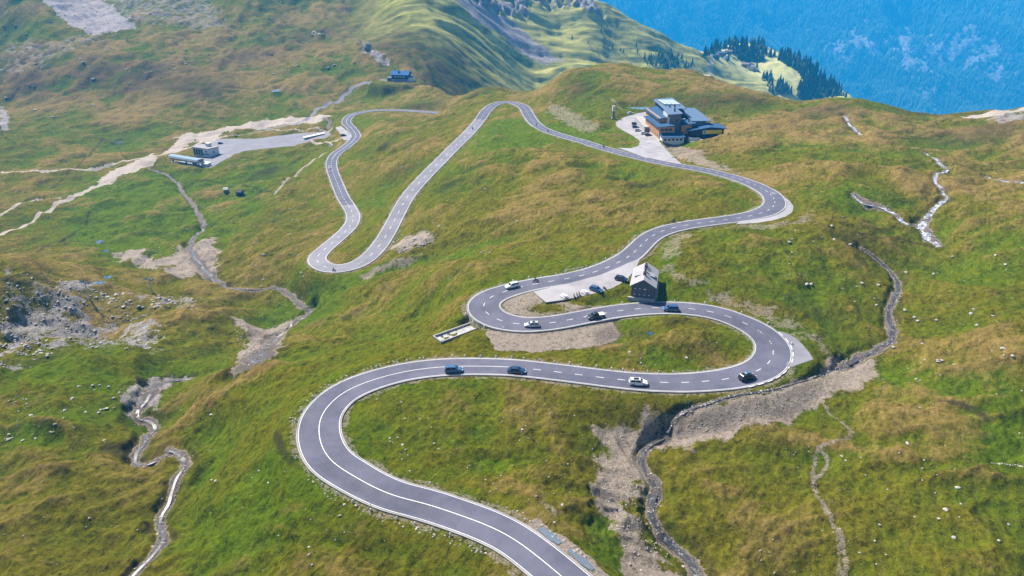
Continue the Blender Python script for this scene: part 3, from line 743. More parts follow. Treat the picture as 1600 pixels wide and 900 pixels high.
# ------------------------------------------------------------------ ground material
def ground_mat():
    m = NT('ground')
    r1, lush, dry, rock = m.attr('A1')
    peat, scree, track, wet = m.attr('A2')
    sunlit, fara, farb, lane = m.attr('A3')
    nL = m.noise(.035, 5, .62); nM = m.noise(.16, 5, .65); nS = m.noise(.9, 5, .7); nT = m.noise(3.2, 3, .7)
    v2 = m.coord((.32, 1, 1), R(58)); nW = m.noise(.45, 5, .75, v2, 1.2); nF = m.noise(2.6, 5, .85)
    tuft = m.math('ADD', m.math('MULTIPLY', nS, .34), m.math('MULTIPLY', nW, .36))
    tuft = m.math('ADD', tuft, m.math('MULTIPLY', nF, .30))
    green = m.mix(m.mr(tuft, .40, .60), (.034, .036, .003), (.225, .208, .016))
    lushc = m.mix(m.mr(tuft, .39, .60), (.022, .044, .002), (.150, .225, .008))
    tan = m.mix(m.mr(tuft, .39, .61), (.095, .070, .018), (.38, .265, .085))
    brown = m.mix(m.mr(tuft, .39, .59), (.030, .024, .008), (.125, .090, .028))
    c = m.mix(m.mr(m.math('ADD', lush, m.math('MULTIPLY', m.math('SUBTRACT', nM, .5), 1.2)), .35, 1.05), green, lushc)
    dd = m.math('ADD', dry, m.math('MULTIPLY', m.math('SUBTRACT', nL, .5), 1.7))
    dd = m.math('ADD', dd, m.math('MULTIPLY', m.math('SUBTRACT', nM, .5), .7))
    dd = m.math('ADD', dd, m.math('MULTIPLY', m.math('SUBTRACT', nW, .5), .8))
    c = m.mix(m.mr(dd, .34, 1.05), c, tan)
    c = m.mix(m.math('MULTIPLY', m.mr(nM, .54, .72), .3), c, brown)
    # far slope: lime grass lightened to paint in the sunlight
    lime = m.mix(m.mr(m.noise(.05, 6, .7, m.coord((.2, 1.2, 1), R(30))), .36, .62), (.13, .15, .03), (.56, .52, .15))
    c = m.mix(m.math('MULTIPLY', sunlit, .9), c, lime)
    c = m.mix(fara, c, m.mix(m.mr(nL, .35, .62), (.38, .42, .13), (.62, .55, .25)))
    # pale flowers / specks
    sp = m.vor(1.1)
    c = m.mix(m.math('MULTIPLY', m.mr(sp, .12, .05), m.mr(nM, .55, .68)), c, (.42, .42, .34))
    # peat and painted hollow shade, scree, gravel, rock
    c = m.mix(m.math('MULTIPLY', peat, m.mr(nS, .3, .5)), c, m.mix(nS, (.012, .009, .007), (.07, .05, .04)))
    gn = m.noise(2.6, 6, .85); v3 = m.vor(.8)
    gr = m.mix(m.mr(gn, .38, .62), (.23, .18, .145), (.60, .50, .42))
    gr = m.mix(m.math('MULTIPLY', m.mr(nM, .42, .62), .6), gr, (.36, .30, .255))
    gr = m.mix(m.math('MULTIPLY', m.mr(nS, .52, .62), .6), gr, (.13, .135, .035))
    gm = m.math('ADD', r1, m.math('MULTIPLY', m.math('SUBTRACT', nS, .5), 1.3))
    gm = m.math('ADD', gm, m.math('MULTIPLY', m.math('SUBTRACT', gn, .5), .9))
    c = m.mix(m.mr(gm, .38, .66), c, gr)
    scr = m.mix(m.mr(m.noise(.25, 5, .7), .38, .62), (.20, .17, .17), (.50, .44, .43))
    scr = m.mix(m.mr(nS, .4, .6), scr, (.33, .29, .29))
    c = m.mix(m.mr(m.math('ADD', scree, m.math('MULTIPLY', m.math('SUBTRACT', nM, .5), 1.2)), .35, .7), c, scr)
    rk = m.mix(m.mr(gn, .36, .60), (.10, .09, .085), (.60, .56, .52))
    rk = m.mix(m.mr(nS, .42, .6), rk, (.24, .21, .19))
    rmask = m.math('MULTIPLY', m.mr(m.math('ADD', rock, m.math('MULTIPLY', m.math('SUBTRACT', nM, .5), 2.4)), .55, .72), m.math('MAXIMUM', farb, m.mr(m.math('ADD', nS, m.math('MULTIPLY', rock, .3)), .60, .66)))
    c = m.mix(rmask, c, m.mix(m.math('MULTIPLY', farb, .6), rk, m.mix(m.mr(nM, .4, .6), (.07, .06, .07), (.30, .27, .28))))
    tr = m.mix(m.mr(gn, .36, .64), (.31, .255, .21), (.62, .54, .47))
    c = m.mix(m.mr(m.math('ADD', track, m.math('MULTIPLY', m.math('SUBTRACT', nS, .5), .7)), .4, .6), c, tr)
    c = m.mix(m.math('MULTIPLY', wet, .75), c, m.mix(m.mr(gn, .42, .62), (.045, .036, .034), (.30, .26, .24)))
    c = m.mix(m.mr(lane, .4, .6), c, (.26, .25, .28))
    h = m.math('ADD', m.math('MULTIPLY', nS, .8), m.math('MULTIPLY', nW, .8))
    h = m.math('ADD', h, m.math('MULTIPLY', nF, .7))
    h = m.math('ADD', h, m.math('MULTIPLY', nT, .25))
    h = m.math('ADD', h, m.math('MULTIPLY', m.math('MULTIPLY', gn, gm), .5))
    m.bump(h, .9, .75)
    return m.fin(c, 1.0, 0, 0.0)
G = ground_mat()
idx = np.arange(NR * NA).reshape(NR, NA)
F = np.stack([idx[:-1, :-1], idx[:-1, 1:], idx[1:, 1:], idx[1:, :-1]], -1).reshape(-1, 4)
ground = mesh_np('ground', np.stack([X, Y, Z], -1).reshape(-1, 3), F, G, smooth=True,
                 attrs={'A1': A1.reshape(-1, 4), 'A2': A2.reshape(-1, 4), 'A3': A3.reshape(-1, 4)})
tag(ground, kind='structure')
# near apron of terrain under and behind the camera
def apron():
    azs = np.linspace(R(-53), R(53), 120); V = []; nrow = 12
    rs = np.linspace(62.3, 2, nrow)
    for r in rs:
        x = np.sin(azs) * r; y = np.cos(azs) * r
        z = height(np.sin(azs) * 63, np.cos(azs) * 63) + (r - 63) * .12 - .1
        V += list(zip(x, y, z))
    F = [(j*120+i, j*120+i+1, (j+1)*120+i+1, (j+1)*120+i) for j in range(nrow-1) for i in range(119)]
    tag(mesh_np('foreground_ground', V, F, G, smooth=True), kind='structure')
apron()

# ------------------------------------------------------------------ roads
def asphalt(name, c1, c2, line=True):
    m = NT(name)
    n = m.noise(.25, 4, .6); n2 = m.noise(4, 4, .7)
    c = m.mix(m.mr(n, .35, .65), c1, c2)
    n3 = m.noise(.07, 3, .6)
    c = m.mix(m.math('MULTIPLY', m.mr(n2, .4, .62), .28), c, tuple(x * .62 for x in c1))
    c = m.mix(m.math('MULTIPLY', m.mr(n3, .45, .6), .30), c, tuple(x * 1.35 for x in c2))
    rough = m.mr(n2, .3, .7, .75, .95)
    m.bump(n2, .3, .03)
    return m.fin(c, rough, 0, .3)
M_as = asphalt('asphalt', (.080, .082, .118), (.112, .112, .152))
M_as2 = asphalt('worn_asphalt', (.165, .162, .192), (.205, .20, .228))
M_con = asphalt('concrete_margin', (.22, .215, .21), (.34, .325, .32))
M_lot = asphalt('pale_asphalt', (.25, .24, .26), (.32, .305, .32))
M_paint = simple('white_paint', (.78, .78, .76), .6, var=.08)
def frame(L):
    tx, ty = np.gradient(L[:, 0]), np.gradient(L[:, 1]); tl = np.hypot(tx, ty) + 1e-9
    return -ty / tl, tx / tl        # left normal
def ribbon(name, L, o0, o1, dz, mat, skirt=0.0, i0=0, i1=None, kind='structure', jitter=0):
    L = L[i0:i1]; nx, ny = frame(L)
    o0 = np.broadcast_to(o0, len(L)) if np.ndim(o0) == 0 else o0[i0:i1]
    o1 = np.broadcast_to(o1, len(L)) if np.ndim(o1) == 0 else o1[i0:i1]
    a = np.stack([L[:, 0] + nx * o0, L[:, 1] + ny * o0, L[:, 2] + dz], 1)
    b = np.stack([L[:, 0] + nx * o1, L[:, 1] + ny * o1, L[:, 2] + dz], 1)
    n = len(L)
    if skirt:
        V = np.vstack([a - [0, 0, skirt], a, b, b - [0, 0, skirt]]); k = 4
    else: V = np.vstack([a, b]); k = 2
    F = [(j * n + i, (j + 1) * n + i, (j + 1) * n + i + 1, j * n + i + 1) for j in range(k - 1) for i in range(n - 1)]
    o = mesh_np(name, V, F, mat)
    bm = bmesh.new(); bm.from_mesh(o.data)
    bm.normal_update()
    if sum(f.normal.z for f in bm.faces) < 0: bmesh.ops.reverse_faces(bm, faces=bm.faces[:])
    bm.to_mesh(o.data); bm.free()
    return tag(o, kind=kind) if kind else o
hwv = road[:, 3] / 2
ribbon('road_margin', road, -hwv, hwv, 0, M_con, skirt=.9)
def near_i(u, v, z):
    p = P(u, v, z); return int(np.argmin(np.hypot(road[:, 0] - p[0], road[:, 1] - p[1])))
iA = near_i(537, 321, -34.6); iB = near_i(750, 187, -8.2); iC = near_i(518, 248, -36.8)
for nm, a, b, mt in (('road', 0, iB + 1, M_as), ('worn_road', iB, iA + 1, M_as2), ('road', iA, len(road), M_as)):
    ribbon(nm, road, -hwv + .32, hwv - .32, .005, mt, i0=a, i1=b)
# shallow roadside ditch with water on the inside of the lowest bend
def edge_line(side, name='edge_line'):
    o = hwv - .52
    ribbon(name, road, side * o - .06, side * o + .06, .010, M_paint)
edge_line(1); edge_line(-1)
# centre line: solid in the lower bend, dashes beyond
i_s = near_i(815, 575, 3.9)
def line_mesh(name, segs, w=.08, dz=.010, L=road):
    nx, ny = frame(L); V = []; F = []
    for a, b in segs:
        i = np.arange(a, b + .01, .5); i = i[i < len(L) - 1]
        if len(i) < 2: continue
        q = lambda arr: np.interp(i, np.arange(len(L)), arr)
        x, y, z, ax, ay = q(L[:, 0]), q(L[:, 1]), q(L[:, 2]), q(nx), q(ny)
        s = len(V)
        for k in range(len(i)):
            V.append((x[k] - ax[k] * w, y[k] - ay[k] * w, z[k] + dz)); V.append((x[k] + ax[k] * w, y[k] + ay[k] * w, z[k] + dz))
        F += [(s + 2*k, s + 2*k + 1, s + 2*k + 3, s + 2*k + 2) for k in range(len(i) - 1)]
    o = mesh_np(name, V, F, M_paint)
    bm = bmesh.new(); bm.from_mesh(o.data); bm.normal_update()
    for f in bm.faces:
        if f.normal.z < 0: f.normal_flip()
    bm.to_mesh(o.data); bm.free()
    return tag(o, kind='structure')
# worn darker wheel tracks and edge-to-edge repair patches
M_trk = asphalt('worn_lane', (.072, .073, .104), (.098, .098, .132))
for k_, (a, b, o0, o1) in enumerate(((I0 := 40, 75, .3, 3.2), (150, 188, -3.3, -.3), (236, 262, .2, 3.4), (330, 372, -3.3, -.3), (420, 441, -3.2, 3.2), (520, 560, .3, 3.3))):
    ribbon('asphalt_patch', road, o0, o1, .0075, M_trk, i0=a, i1=b)
_la, _lb = near_i(1192, 521, 3.4), near_i(1150, 589, 2.6)
_L2 = road.copy(); _nx, _ny = frame(road); _sg = 1 if True else -1
_L2[:, 0] -= _nx * (hwv + .02) * 1; _L2[:, 1] -= _ny * (hwv + .02) * 1
line_mesh('centre_line', [(0, i_s)], .075)
line_mesh('centre_line', [(s, s + 2.2) for s in np.arange(i_s + 3, iB, 5.4)], .08)
line_mesh('centre_line', [(s, s + 3.2) for s in np.arange(iB, iA, 9)], .10)
line_mesh('centre_line', [(s, s + 2.6) for s in np.arange(iA, iC, 6)], .10)
line_mesh('centre_line', [(iC, len(road) - 2)], .10)
line_mesh('lay_by_line', [(s, s + 1.6) for s in np.arange(min(_la, _lb), max(_la, _lb), 2.6)], .10, .016, _L2)
def sheet(name, key, mat, dz=.0, clip_road=False, thick=.25):
    Wp, k, sd = AREAS[key]
    pts = [(p[0], p[1], p[0] * k[0] + p[1] * k[1] + k[2] + dz) for p in Wp]
    m = MB().slab(pts, thick)
    o = m.build(name, mat)
    return tag(o, kind='structure')
sheet('parking_area', 'hut_lot', M_lot, -.02)
sheet('lay_by', 'lay_by', M_as2, -.06)
sheet('road_widening', 'hairpin_margin', M_lot, -.08)
sheet('hotel_forecourt', 'hotel_yard', M_lot, -.05)
sheet('station_forecourt', 'station_yard', M_as2, -.05)
sheet('upper_lay_by', 'upper_lay_by', M_lot, -.02)
sheet('paved_apron', 'ramp_link', M_lot, -.02)
# ------------------------------------------------------------------ far mountain across the valley
def far_mountain():
    na, nr = 420, 360
    az = np.linspace(R(-8), R(58), na); rr = np.linspace(6250, 11600, nr)
    x = np.sin(az)[None] * rr[:, None]; y = np.cos(az)[None] * rr[:, None]
    prof = np.interp(rr, [6250, 7100, 7750, 9750, 11200, 11600], [-1900, -1500, -1190, 50, 150, 160])[:, None]
    z = prof + fbm(x, y, 900, 4, .5, seed=61) * 170 - np.abs(fbm(x + y * .3, y * .35, 620, 4, .55, seed=62)) * 230 + fbm(x, y, 90, 3, .5, seed=63) * 14
    clear = np.zeros(x.shape)
    u, v, _ = project(x, y, z)
    nz = fbm(x, y, 160, 4, .65, seed=64); nz2 = fbm(x, y, 60, 3, .6, seed=65)
    # rocky avalanche clearings: worn into the slope where the photograph shows them
    def bl(cu, cv, ru, rv, k):
        return k * np.exp(-((u - cu) / ru) ** 2 - ((v - cv) / rv) ** 2)
    clear = bl(1330,65,60,28,.9) + bl(1470,75,90,30,1.0) + bl(1560,110,60,40,.8) + bl(1405,30,25,30,.8) + bl(1455,140,22,50,.9) + bl(1415,100,10,40,.7) + bl(1210,50,40,12,.6) + bl(980,30,22,26,.6) + bl(1150,15,40,14,.4) + bl(1550,30,40,25,.35) + bl(1300,90,80,14,.5) + bl(1000,5,30,10,.5)
    clear = np.clip((clear + nz * .55 + nz2 * .35 + fbm(x, y, 45, 3, .7, seed=66) * .35 - .40) * 1.2, 0, 1)
    A = np.zeros(x.shape + (4,)); A[..., 0] = clear
    m = NT('mountain')
    cl, _, _, _ = m.attr('A1')
    n = m.noise(.035, 5, .7); n2 = m.noise(.008, 4, .6)
    rock = m.mix(m.mr(n, .38, .6), (.24, .25, .25), (.66, .66, .66))
    forest = m.mix(m.mr(n, .35, .6), (.04, .07, .045), (.10, .16, .10))
    c = m.mix(m.mr(m.math('ADD', cl, m.math('MULTIPLY', m.math('SUBTRACT', n, .5), .8)), .3, .75), forest, rock)
    m.bump(n, 1, 12)
    m.fin(c, .95, 0, .1)
    i = np.arange(nr * na).reshape(nr, na)
    F = np.stack([i[:-1, :-1], i[:-1, 1:], i[1:, 1:], i[1:, :-1]], -1).reshape(-1, 4)
    o = mesh_np('mountain', np.stack([x, y, z], -1).reshape(-1, 3), F, m.m, smooth=True, attrs={'A1': A.reshape(-1, 4)})
    tag(o, kind='structure')
    # forest on it, where not cleared
    rs = np.random.RandomState(3); N = 85000
    a = rs.uniform(R(1), R(46), N); r = rs.uniform(7050, 10200, N)
    fa = (a - az[0]) / (az[1] - az[0]); fr = (r - rr[0]) / (rr[1] - rr[0]); ia = fa.astype(int); ir = fr.astype(int); fa -= ia; fr -= ir
    bil = lambda q: (q[ir, ia] * (1 - fa) + q[ir, ia + 1] * fa) * (1 - fr) + (q[ir + 1, ia] * (1 - fa) + q[ir + 1, ia + 1] * fa) * fr
    zz = bil(z); keep = (rs.rand(N) > bil(clear) * 1.25)
    tx, ty = np.sin(a) * r, np.cos(a) * r
    pu, pv, _ = project(tx, ty, zz); keep &= (pv > -30) & (pu > 850) & (pu < 1720)
    tx, ty, zz = tx[keep], ty[keep], zz[keep]
    return cones('mountain_forest', tx, ty, zz - 1, rs.uniform(34, 62, len(tx)), rs)
def tree_mat(name, c1, c2, sc=.02):
    m = NT(name); n = m.noise(sc, 2, .6); n2 = m.noise(.5, 2, .6)
    c = m.mix(m.mr(n, .35, .65), c1, c2)
    return m.fin(m.mix(m.mr(n2, .3, .7), c, tuple(x * 1.5 for x in c2)), .9, 0, .1)
M_forest = tree_mat('far_spruce', (.02, .05, .045), (.20, .30, .20), .0016)
M_spruce = tree_mat('spruce_green', (.020, .040, .020), (.045, .075, .034), .1)
M_bark = simple('bark', (.10, .07, .05), .9)
def cones(name, tx, ty, tz, h, rs):
    n = len(tx); k = 5
    V = np.zeros((n, 2 * k + 1, 3)); ph = rs.rand(n) * 6.28
    for j in range(k):
        t = ph + j * 2 * np.pi / k
        for lv, (rad, zf) in enumerate(((.20, .08), (.11, .5))):
            rr_ = rad * h * rs.uniform(.75, 1.2, n)
            V[:, lv * k + j, 0] = tx + np.cos(t) * rr_; V[:, lv * k + j, 1] = ty + np.sin(t) * rr_; V[:, lv * k + j, 2] = tz + zf * h
    V[:, 2 * k] = np.stack([tx, ty, tz + h], 1)
    b = (np.arange(n) * (2 * k + 1))[:, None]; T = []
    for j in range(k):
        j2 = (j + 1) % k
        T += [[j, j2, k + j2], [j, k + j2, k + j], [k + j, k + j2, 2 * k]]
    T = np.array(T).ravel()[None] + b
    o = mesh_np(name, V.reshape(-1, 3), T.reshape(-1, 3), M_forest)
    return tag(o, kind='stuff', label='dense dark spruce forest covering the far mountainside', cat='forest')
far_mountain()

# ------------------------------------------------------------------ air
def haze():
    m = bpy.data.materials.new('haze'); m.use_nodes = True; t = m.node_tree; t.nodes.clear()
    out = t.nodes.new('ShaderNodeOutputMaterial'); v = t.nodes.new('ShaderNodeVolumePrincipled')
    v.inputs['Color'].default_value = (.02, .43, 1.0, 1); v.inputs['Density'].default_value = HAZE_D
    v.inputs['Anisotropy'].default_value = 0.0
    t.links.new(v.outputs[0], out.inputs['Volume'])
    zmin = -2150; zmax = 280
    mb = MB().box(-2900, 10200, -200, 11900, zmin, zmax)
    o = mb.build('haze', m)
    tag(o, kind='stuff', label='blue haze filling the valley air', cat='haze')
HAZE_D = .000195
haze()
# ------------------------------------------------------------------ placing
def at(u, v):
    return Vector(hit([u], [v])[0])
def on_road(u, v):
    z = 4.0
    for _ in range(12):
        p = P(u, v, z); i = int(np.argmin((road[:, 0] - p[0]) ** 2 + (road[:, 1] - p[1]) ** 2 + 4 * (road[:, 2] - z) ** 2)); z = z * .4 + road[i, 2] * .6
    L = road[max(i - 2, 0)], road[min(i + 2, len(road) - 1)]
    d = L[1] - L[0]
    return Vector(P(u, v, z + .01)), math.atan2(d[1], d[0]), math.atan2(d[2], math.hypot(d[0], d[1]))
def on_road_near(u, v, z0):
    p = P(u, v, z0); i = int(np.argmin((road[:, 0] - p[0]) ** 2 + (road[:, 1] - p[1]) ** 2 + 4 * (road[:, 2] - z0) ** 2)); z = road[i, 2]
    d = road[min(i + 2, len(road) - 1)] - road[max(i - 2, 0)]
    return Vector(P(u, v, z + .01)), math.atan2(d[1], d[0])
def on_area(key, u, v, dz=0):
    Wp, k, sd = AREAS[key]; z = float(Wp[0, 2])
    for _ in range(8):
        p = P(u, v, z); z = p[0] * k[0] + p[1] * k[1] + k[2] + dz
    return Vector(P(u, v, z))

def paint(name, c, rough=.28, coat=.6):
    m = NT(name); n = m.noise(1.5, 3, .6, m.coord(obj=True))
    m.fin(m.mix(m.mr(n, .3, .7), c, tuple(x * .85 for x in c)), rough, 0, .5)
    m.p.inputs['Coat Weight'].default_value = coat
    return m.m
M_glass = simple('car_glass', (.012, .016, .022), .08, spec=.6)
M_tyre = simple('rubber', (.018, .018, .019), .8)
M_rim = simple('alloy', (.42, .43, .45), .35, .8)
M_lamp = simple('lamp_lens', (.75, .78, .8), .15)
M_red = simple('tail_lens', (.35, .02, .02), .2)
M_black = simple('black_trim', (.02, .02, .022), .5)
M_silver = simple('silver_trim', (.55, .56, .58), .3, .7)

# ------------------------------------------------------------------ cars
CARS = {
 # L, W, H, hood_h, belt_h, [cabin base x0,x1], [roof x0,x1], wheel r
 'suv':    (4.65, 1.88, 1.68, 1.02, 1.08, (-2.22, 1.15), (-1.85, .38), .36),
 'sedan':  (4.75, 1.84, 1.44, .88, .95, (-1.75, 1.15), (-1.05, .25), .33),
 'wagon':  (4.45, 1.78, 1.50, .90, .96, (-2.10, 1.10), (-1.70, .28), .32),
 'pickup': (5.30, 1.90, 1.80, 1.08, 1.12, (-.75, 1.45), (-.45, .70), .39)}
def make_car(kind, mat, name='car'):
    L, W, H, hh, bh, cb, rf, wr_ = CARS[kind]
    root = empty(name, (0, 0, 0))
    hL, hW = L / 2, W / 2
    m = MB(); rings = []
    for x, kw, zb, zt in ((-hL, .80, .45, bh * .80), (-hL + .12, .94, .30, bh * .96), (-hL + .55, 1, .24, bh), (cb[1] - .1, 1, .22, bh), (cb[1] + .25, .99, .22, (bh + hh) / 2),
                          (hL - .75, .97, .24, hh * .96), (hL - .25, .88, .28, hh * .82), (hL, .72, .40, hh * .62)):
        w = hW * kw
        rings.append([(x, -w * .93, zb), (x, -w, zb + .12), (x, -w, zt - .18), (x, -w * .90, zt - .03), (x, -w * .5, zt), (x, w * .5, zt), (x, w * .90, zt - .03), (x, w, zt - .18), (x, w, zb + .12), (x, w * .93, zb)])
    m.rings(rings); m.build('body', mat, root, smooth=False)
    # cabin with glass panels set into it
    zb, zt = bh - .05, H; wb, wt = hW * .90, hW * .70
    cab = [(cb[0], -wb, zb), (cb[1], -wb, zb), (cb[1], wb, zb), (cb[0], wb, zb)]; top = [(rf[0], -wt, zt), (rf[1], -wt, zt), (rf[1], wt, zt), (rf[0], wt, zt)]
    mid = [(rf[0] - .10, -wt - .05, zt - .07), (rf[1] + .12, -wt - .05, zt - .07), (rf[1] + .12, wt + .05, zt - .07), (rf[0] - .10, wt + .05, zt - .07)]
    MB().rings([cab, mid, top]).build('cabin', mat, root)
    lerp = lambda a, b, t: Vector(a) * (1 - t) + Vector(b) * t
    def pane(nm, a, b, c, d, n, ins=.06):
        q = []
        for s, t in ((ins, .14), (1 - ins, .14), (1 - ins, .93), (ins, .93)):
            q.append(lerp(lerp(a, b, s), lerp(d, c, s), t) + Vector(n) * .012)
        k = [p - Vector(n) * .02 for p in q]
        MB().add(k + q, [(3, 2, 1, 0), (4, 5, 6, 7), (0, 1, 5, 4), (1, 2, 6, 5), (2, 3, 7, 6), (3, 0, 4, 7)]).build(nm, M_glass, root)
    pane('windscreen', cab[1], cab[2], mid[2], mid[1], (.6, 0, .5))
    pane('rear_window', cab[3], cab[0], mid[0], mid[3], (-.6, 0, .4), .10)
    for s, i, j in ((-1, 0, 1), (1, 3, 2)):
        mx = .45
        for t0, t1 in ((.05, mx), (mx + .03, .93)):
            pane('side_window', lerp(cab[i], cab[j], t0), lerp(cab[i], cab[j], t1), lerp(mid[i], mid[j], t1), lerp(mid[i], mid[j], t0), (0, s, .3), .02)
        MB().box(cb[1] - .35, cb[1] - .15, s * (wb + .02) - .07, s * (wb + .10) + .07, zb + .08, zb + .22).build('wing_mirror', mat, root)
        MB().box(hL - .22, hL - .03, s * hW * .62 - .18, s * hW * .62 + .18, hh * .60, hh * .74).build('headlight', M_lamp, root)
        MB().box(-hL - .01, -hL + .14, s * hW * .68 - .14, s * hW * .68 + .14, bh * .62, bh * .82).build('tail_light', M_red, root)
    for x in (-L * .29, L * .305):
        for s in (-1, 1):
            w = MB().tube((x, s * (hW - .20), wr_), (x, s * (hW + .01), wr_), wr_, n=16).build('wheel', M_tyre, root)
            MB().tube((x, s * (hW - .02), wr_), (x, s * (hW + .025), wr_), wr_ * .62, n=12).build('rim', M_rim, w)
    MB().box(-hL + .25, hL - .3, -hW * .985, hW * .985, .20, .34).build('sill', M_black, root)
    if kind in ('suv', 'wagon'):
        for s in (-1, 1): MB().tube((rf[0] + .1, s * wt * .92, H + .05), (rf[1] - .1, s * wt * .92, H + .05), .025, n=6).build('roof_rail', M_silver, root)
    if kind == 'pickup':
        MB().box(-hL + .08, cb[0] - .06, -hW * .9, hW * .9, bh - .02, bh + .05).build('load_cover', P_white, root)
    return root
P_white = paint('white_paintwork', (.80, .81, .82)); P_navy = paint('navy_paintwork', (.012, .045, .12)); P_steel = paint('steel_blue_paintwork', (.05, .14, .26))
P_black = paint('black_paintwork', (.012, .014, .018)); P_silver = paint('silver_paintwork', (.52, .54, .56), .3); P_blue = paint('blue_paintwork', (.02, .08, .22))
P_dark = paint('dark_blue_paintwork', (.01, .02, .05)); P_redp = paint('red_paintwork', (.35, .03, .05))
def place(o, loc, rz, pitch=0):
    o.location = loc; o.rotation_euler = (0, -pitch, rz); return o
def road_car(kind, mat, u, v, z0, direction, label, cat='car', name=None):
    p, a = on_road_near(u, v, z0)
    c = make_car(kind, mat, name or {'suv': 'car', 'sedan': 'car', 'wagon': 'car', 'pickup': 'pickup_truck'}[kind])
    place(c, p, a if direction > 0 else a + math.pi)
    return tag(c, label, cat)
road_car('suv', P_steel, 709, 580.5, 4, 1, 'blue car with silver roof rails on the solid-line road, leftmost on the lowest straight')
road_car('sedan', P_navy, 807, 581.5, 4, 1, 'dark navy saloon just behind the blue car where the centre line turns dashed', 'car')
c = road_car('suv', P_white, 997, 600.5, 3, 1, 'white car with black roof window on the lowest straight of the road')
MB().box(-1.2, .1, -.45, .45, 1.675, 1.695).build('roof_window', M_glass, c)
c = road_car('suv', P_black, 1167, 592, 2.6, 1, 'black car with a blue load on its roof entering the right hairpin')
MB().rings([[(-.9, -.35, 1.76), (-.9, .35, 1.76), (-.9, .3, 1.9), (-.9, -.3, 1.9)], [(-.6, -.4, 1.76), (-.6, .4, 1.76), (-.6, .36, 2.05), (-.6, -.36, 2.05)], [(.2, -.4, 1.76), (.2, .4, 1.76), (.2, .36, 2.02), (.2, -.36, 2.02)], [(.5, -.3, 1.76), (.5, .3, 1.76), (.5, .2, 1.86), (.5, -.2, 1.86)]]).build('roof_load', P_steel, c)
c = road_car('wagon', P_silver, 831, 510, 3.6, 1, 'silver car with dark roof panel passing the gravel island')
MB().box(-.95, -.15, -.42, .42, 1.495, 1.515).build('roof_window', M_glass, c)
road_car('pickup', P_black, 931, 496.5, 3.9, 1, 'black pickup truck with white load cover above the gravel yard', 'pickup truck')
road_car('suv', P_blue, 1048, 485, 4.5, 1, 'dark blue car half hidden behind the grassy mound below the hut')
road_car('suv', P_white, 800, 449, 5, -1, 'white car entering the hairpin beside the parking area, following no one')['label'] = 'white car with its nose to the left beside the gravel island'
road_car('wagon', P_silver, 515, 263, -36.8, -1, 'small pale car on the distant left road below the wing walls')
def lot_car(kind, mat, key, u, v, ang, label, cat='car', dz=0):
    c = make_car(kind, mat); place(c, on_area(key, u, v, dz) + Vector((0, 0, .0)), R(ang)); return tag(c, label, cat)
lot_car('wagon', P_blue, 'hut_lot', 931.5, 454.5, -38, 'blue car with pale roof parked beside the red motorcycle')
lot_car('wagon', P_dark, 'hut_lot', 971, 438, -28, 'dark blue car parked nearest the grey-roofed hut')
for u, v, mt, ang, lb in ((992, 194.5, P_dark, 5, 'dark car, farthest of the cars parked beside the grey garage'), (993, 199.5, P_navy, 5, 'dark blue car parked second from the back beside the garage'),
                          (997, 205, P_silver, 3, 'silver car parked third from the back beside the garage'), (1006, 209.5, P_white, 12, 'white car parked against the front of the grey garage'), (1013, 212, P_black, 15, 'black car parked in front of the garage, nearest the hotel wall'),
                          (985.5, 178, P_white, 12, 'white car parked alone beside the hotel pond')):
    lot_car('wagon', mt, 'hotel_yard', u, v, ang, lb)
def ground_car(kind, mat, u, v, ang, label, name=None, cat='car'):
    c = make_car(kind, mat, name or 'car'); place(c, at(u, v), R(ang)); return tag(c, label, cat)
ground_car('wagon', P_silver, 368, 213, 150, 'pale car on the gravel track beyond the station yard')
ground_car('suv', P_dark, 345, 225, 10, 'dark vehicle parked behind the lift station building')
lot_car('suv', P_black, 'upper_lay_by', 537, 212.5, 20, 'black car in the lay-by of the far left bend')

# ------------------------------------------------------------------ motorcycles and riders
M_leather = simple('leather', (.025, .025, .03), .6); M_helmet = simple('helmet', (.06, .06, .07), .25); M_skin = simple('skin', (.45, .28, .2), .6)
def make_person(joints, edges, radii, root_i=0, name='person'):
    me = bpy.data.meshes.new(name); me.from_pydata(joints, edges, []); me.materials.append(M_leather)
    o = bpy.data.objects.new(name, me); col.objects.link(o)
    o.modifiers.new('skin', 'SKIN'); sv_ = me.skin_vertices[0].data
    for i, r in enumerate(radii): sv_[i].radius = (r, r)
    sv_[root_i].use_root = True
    s = o.modifiers.new('sub', 'SUBSURF'); s.levels = 1; s.render_levels = 1
    return o
def make_rider():
    J = [(-.15,0,.80),(-.10,0,1.05),(.05,0,1.30),(.10,0,1.42),(.14,0,1.55),   # pelvis, waist, chest, neck, head
         (.08,.20,1.30),(.28,.28,1.10),(.52,.30,1.02),(.08,-.20,1.30),(.28,-.28,1.10),(.52,-.30,1.02),
         (.10,.18,.80),(.32,.22,.62),(.05,.22,.30),(.18,.22,.22),(.10,-.18,.80),(.32,-.22,.62),(.05,-.22,.30),(.18,-.22,.22)]
    E = [(0,1),(1,2),(2,3),(3,4),(2,5),(5,6),(6,7),(2,8),(8,9),(9,10),(0,11),(11,12),(12,13),(13,14),(0,15),(15,16),(16,17),(17,18)]
    Rr = [.17,.15,.17,.07,.10,.08,.06,.045,.08,.06,.045,.10,.08,.055,.05,.10,.08,.055,.05]
    o = make_person(J, E, Rr)
    rings = []
    for k in range(7):
        t = -math.pi / 2 + math.pi * k / 6; r = math.cos(t) * .155 + .004
        rings.append([(.15 + r * math.cos(a) * 1.1, r * math.sin(a), 1.60 + math.sin(t) * .165) for a in [i * math.pi / 5 for i in range(10)]])
    h = MB().rings(rings).build('helmet', M_helmet, o, smooth=True)
    MB().box(.27, .325, -.10, .10, 1.56, 1.66).build('visor', M_glass, h)
    return o
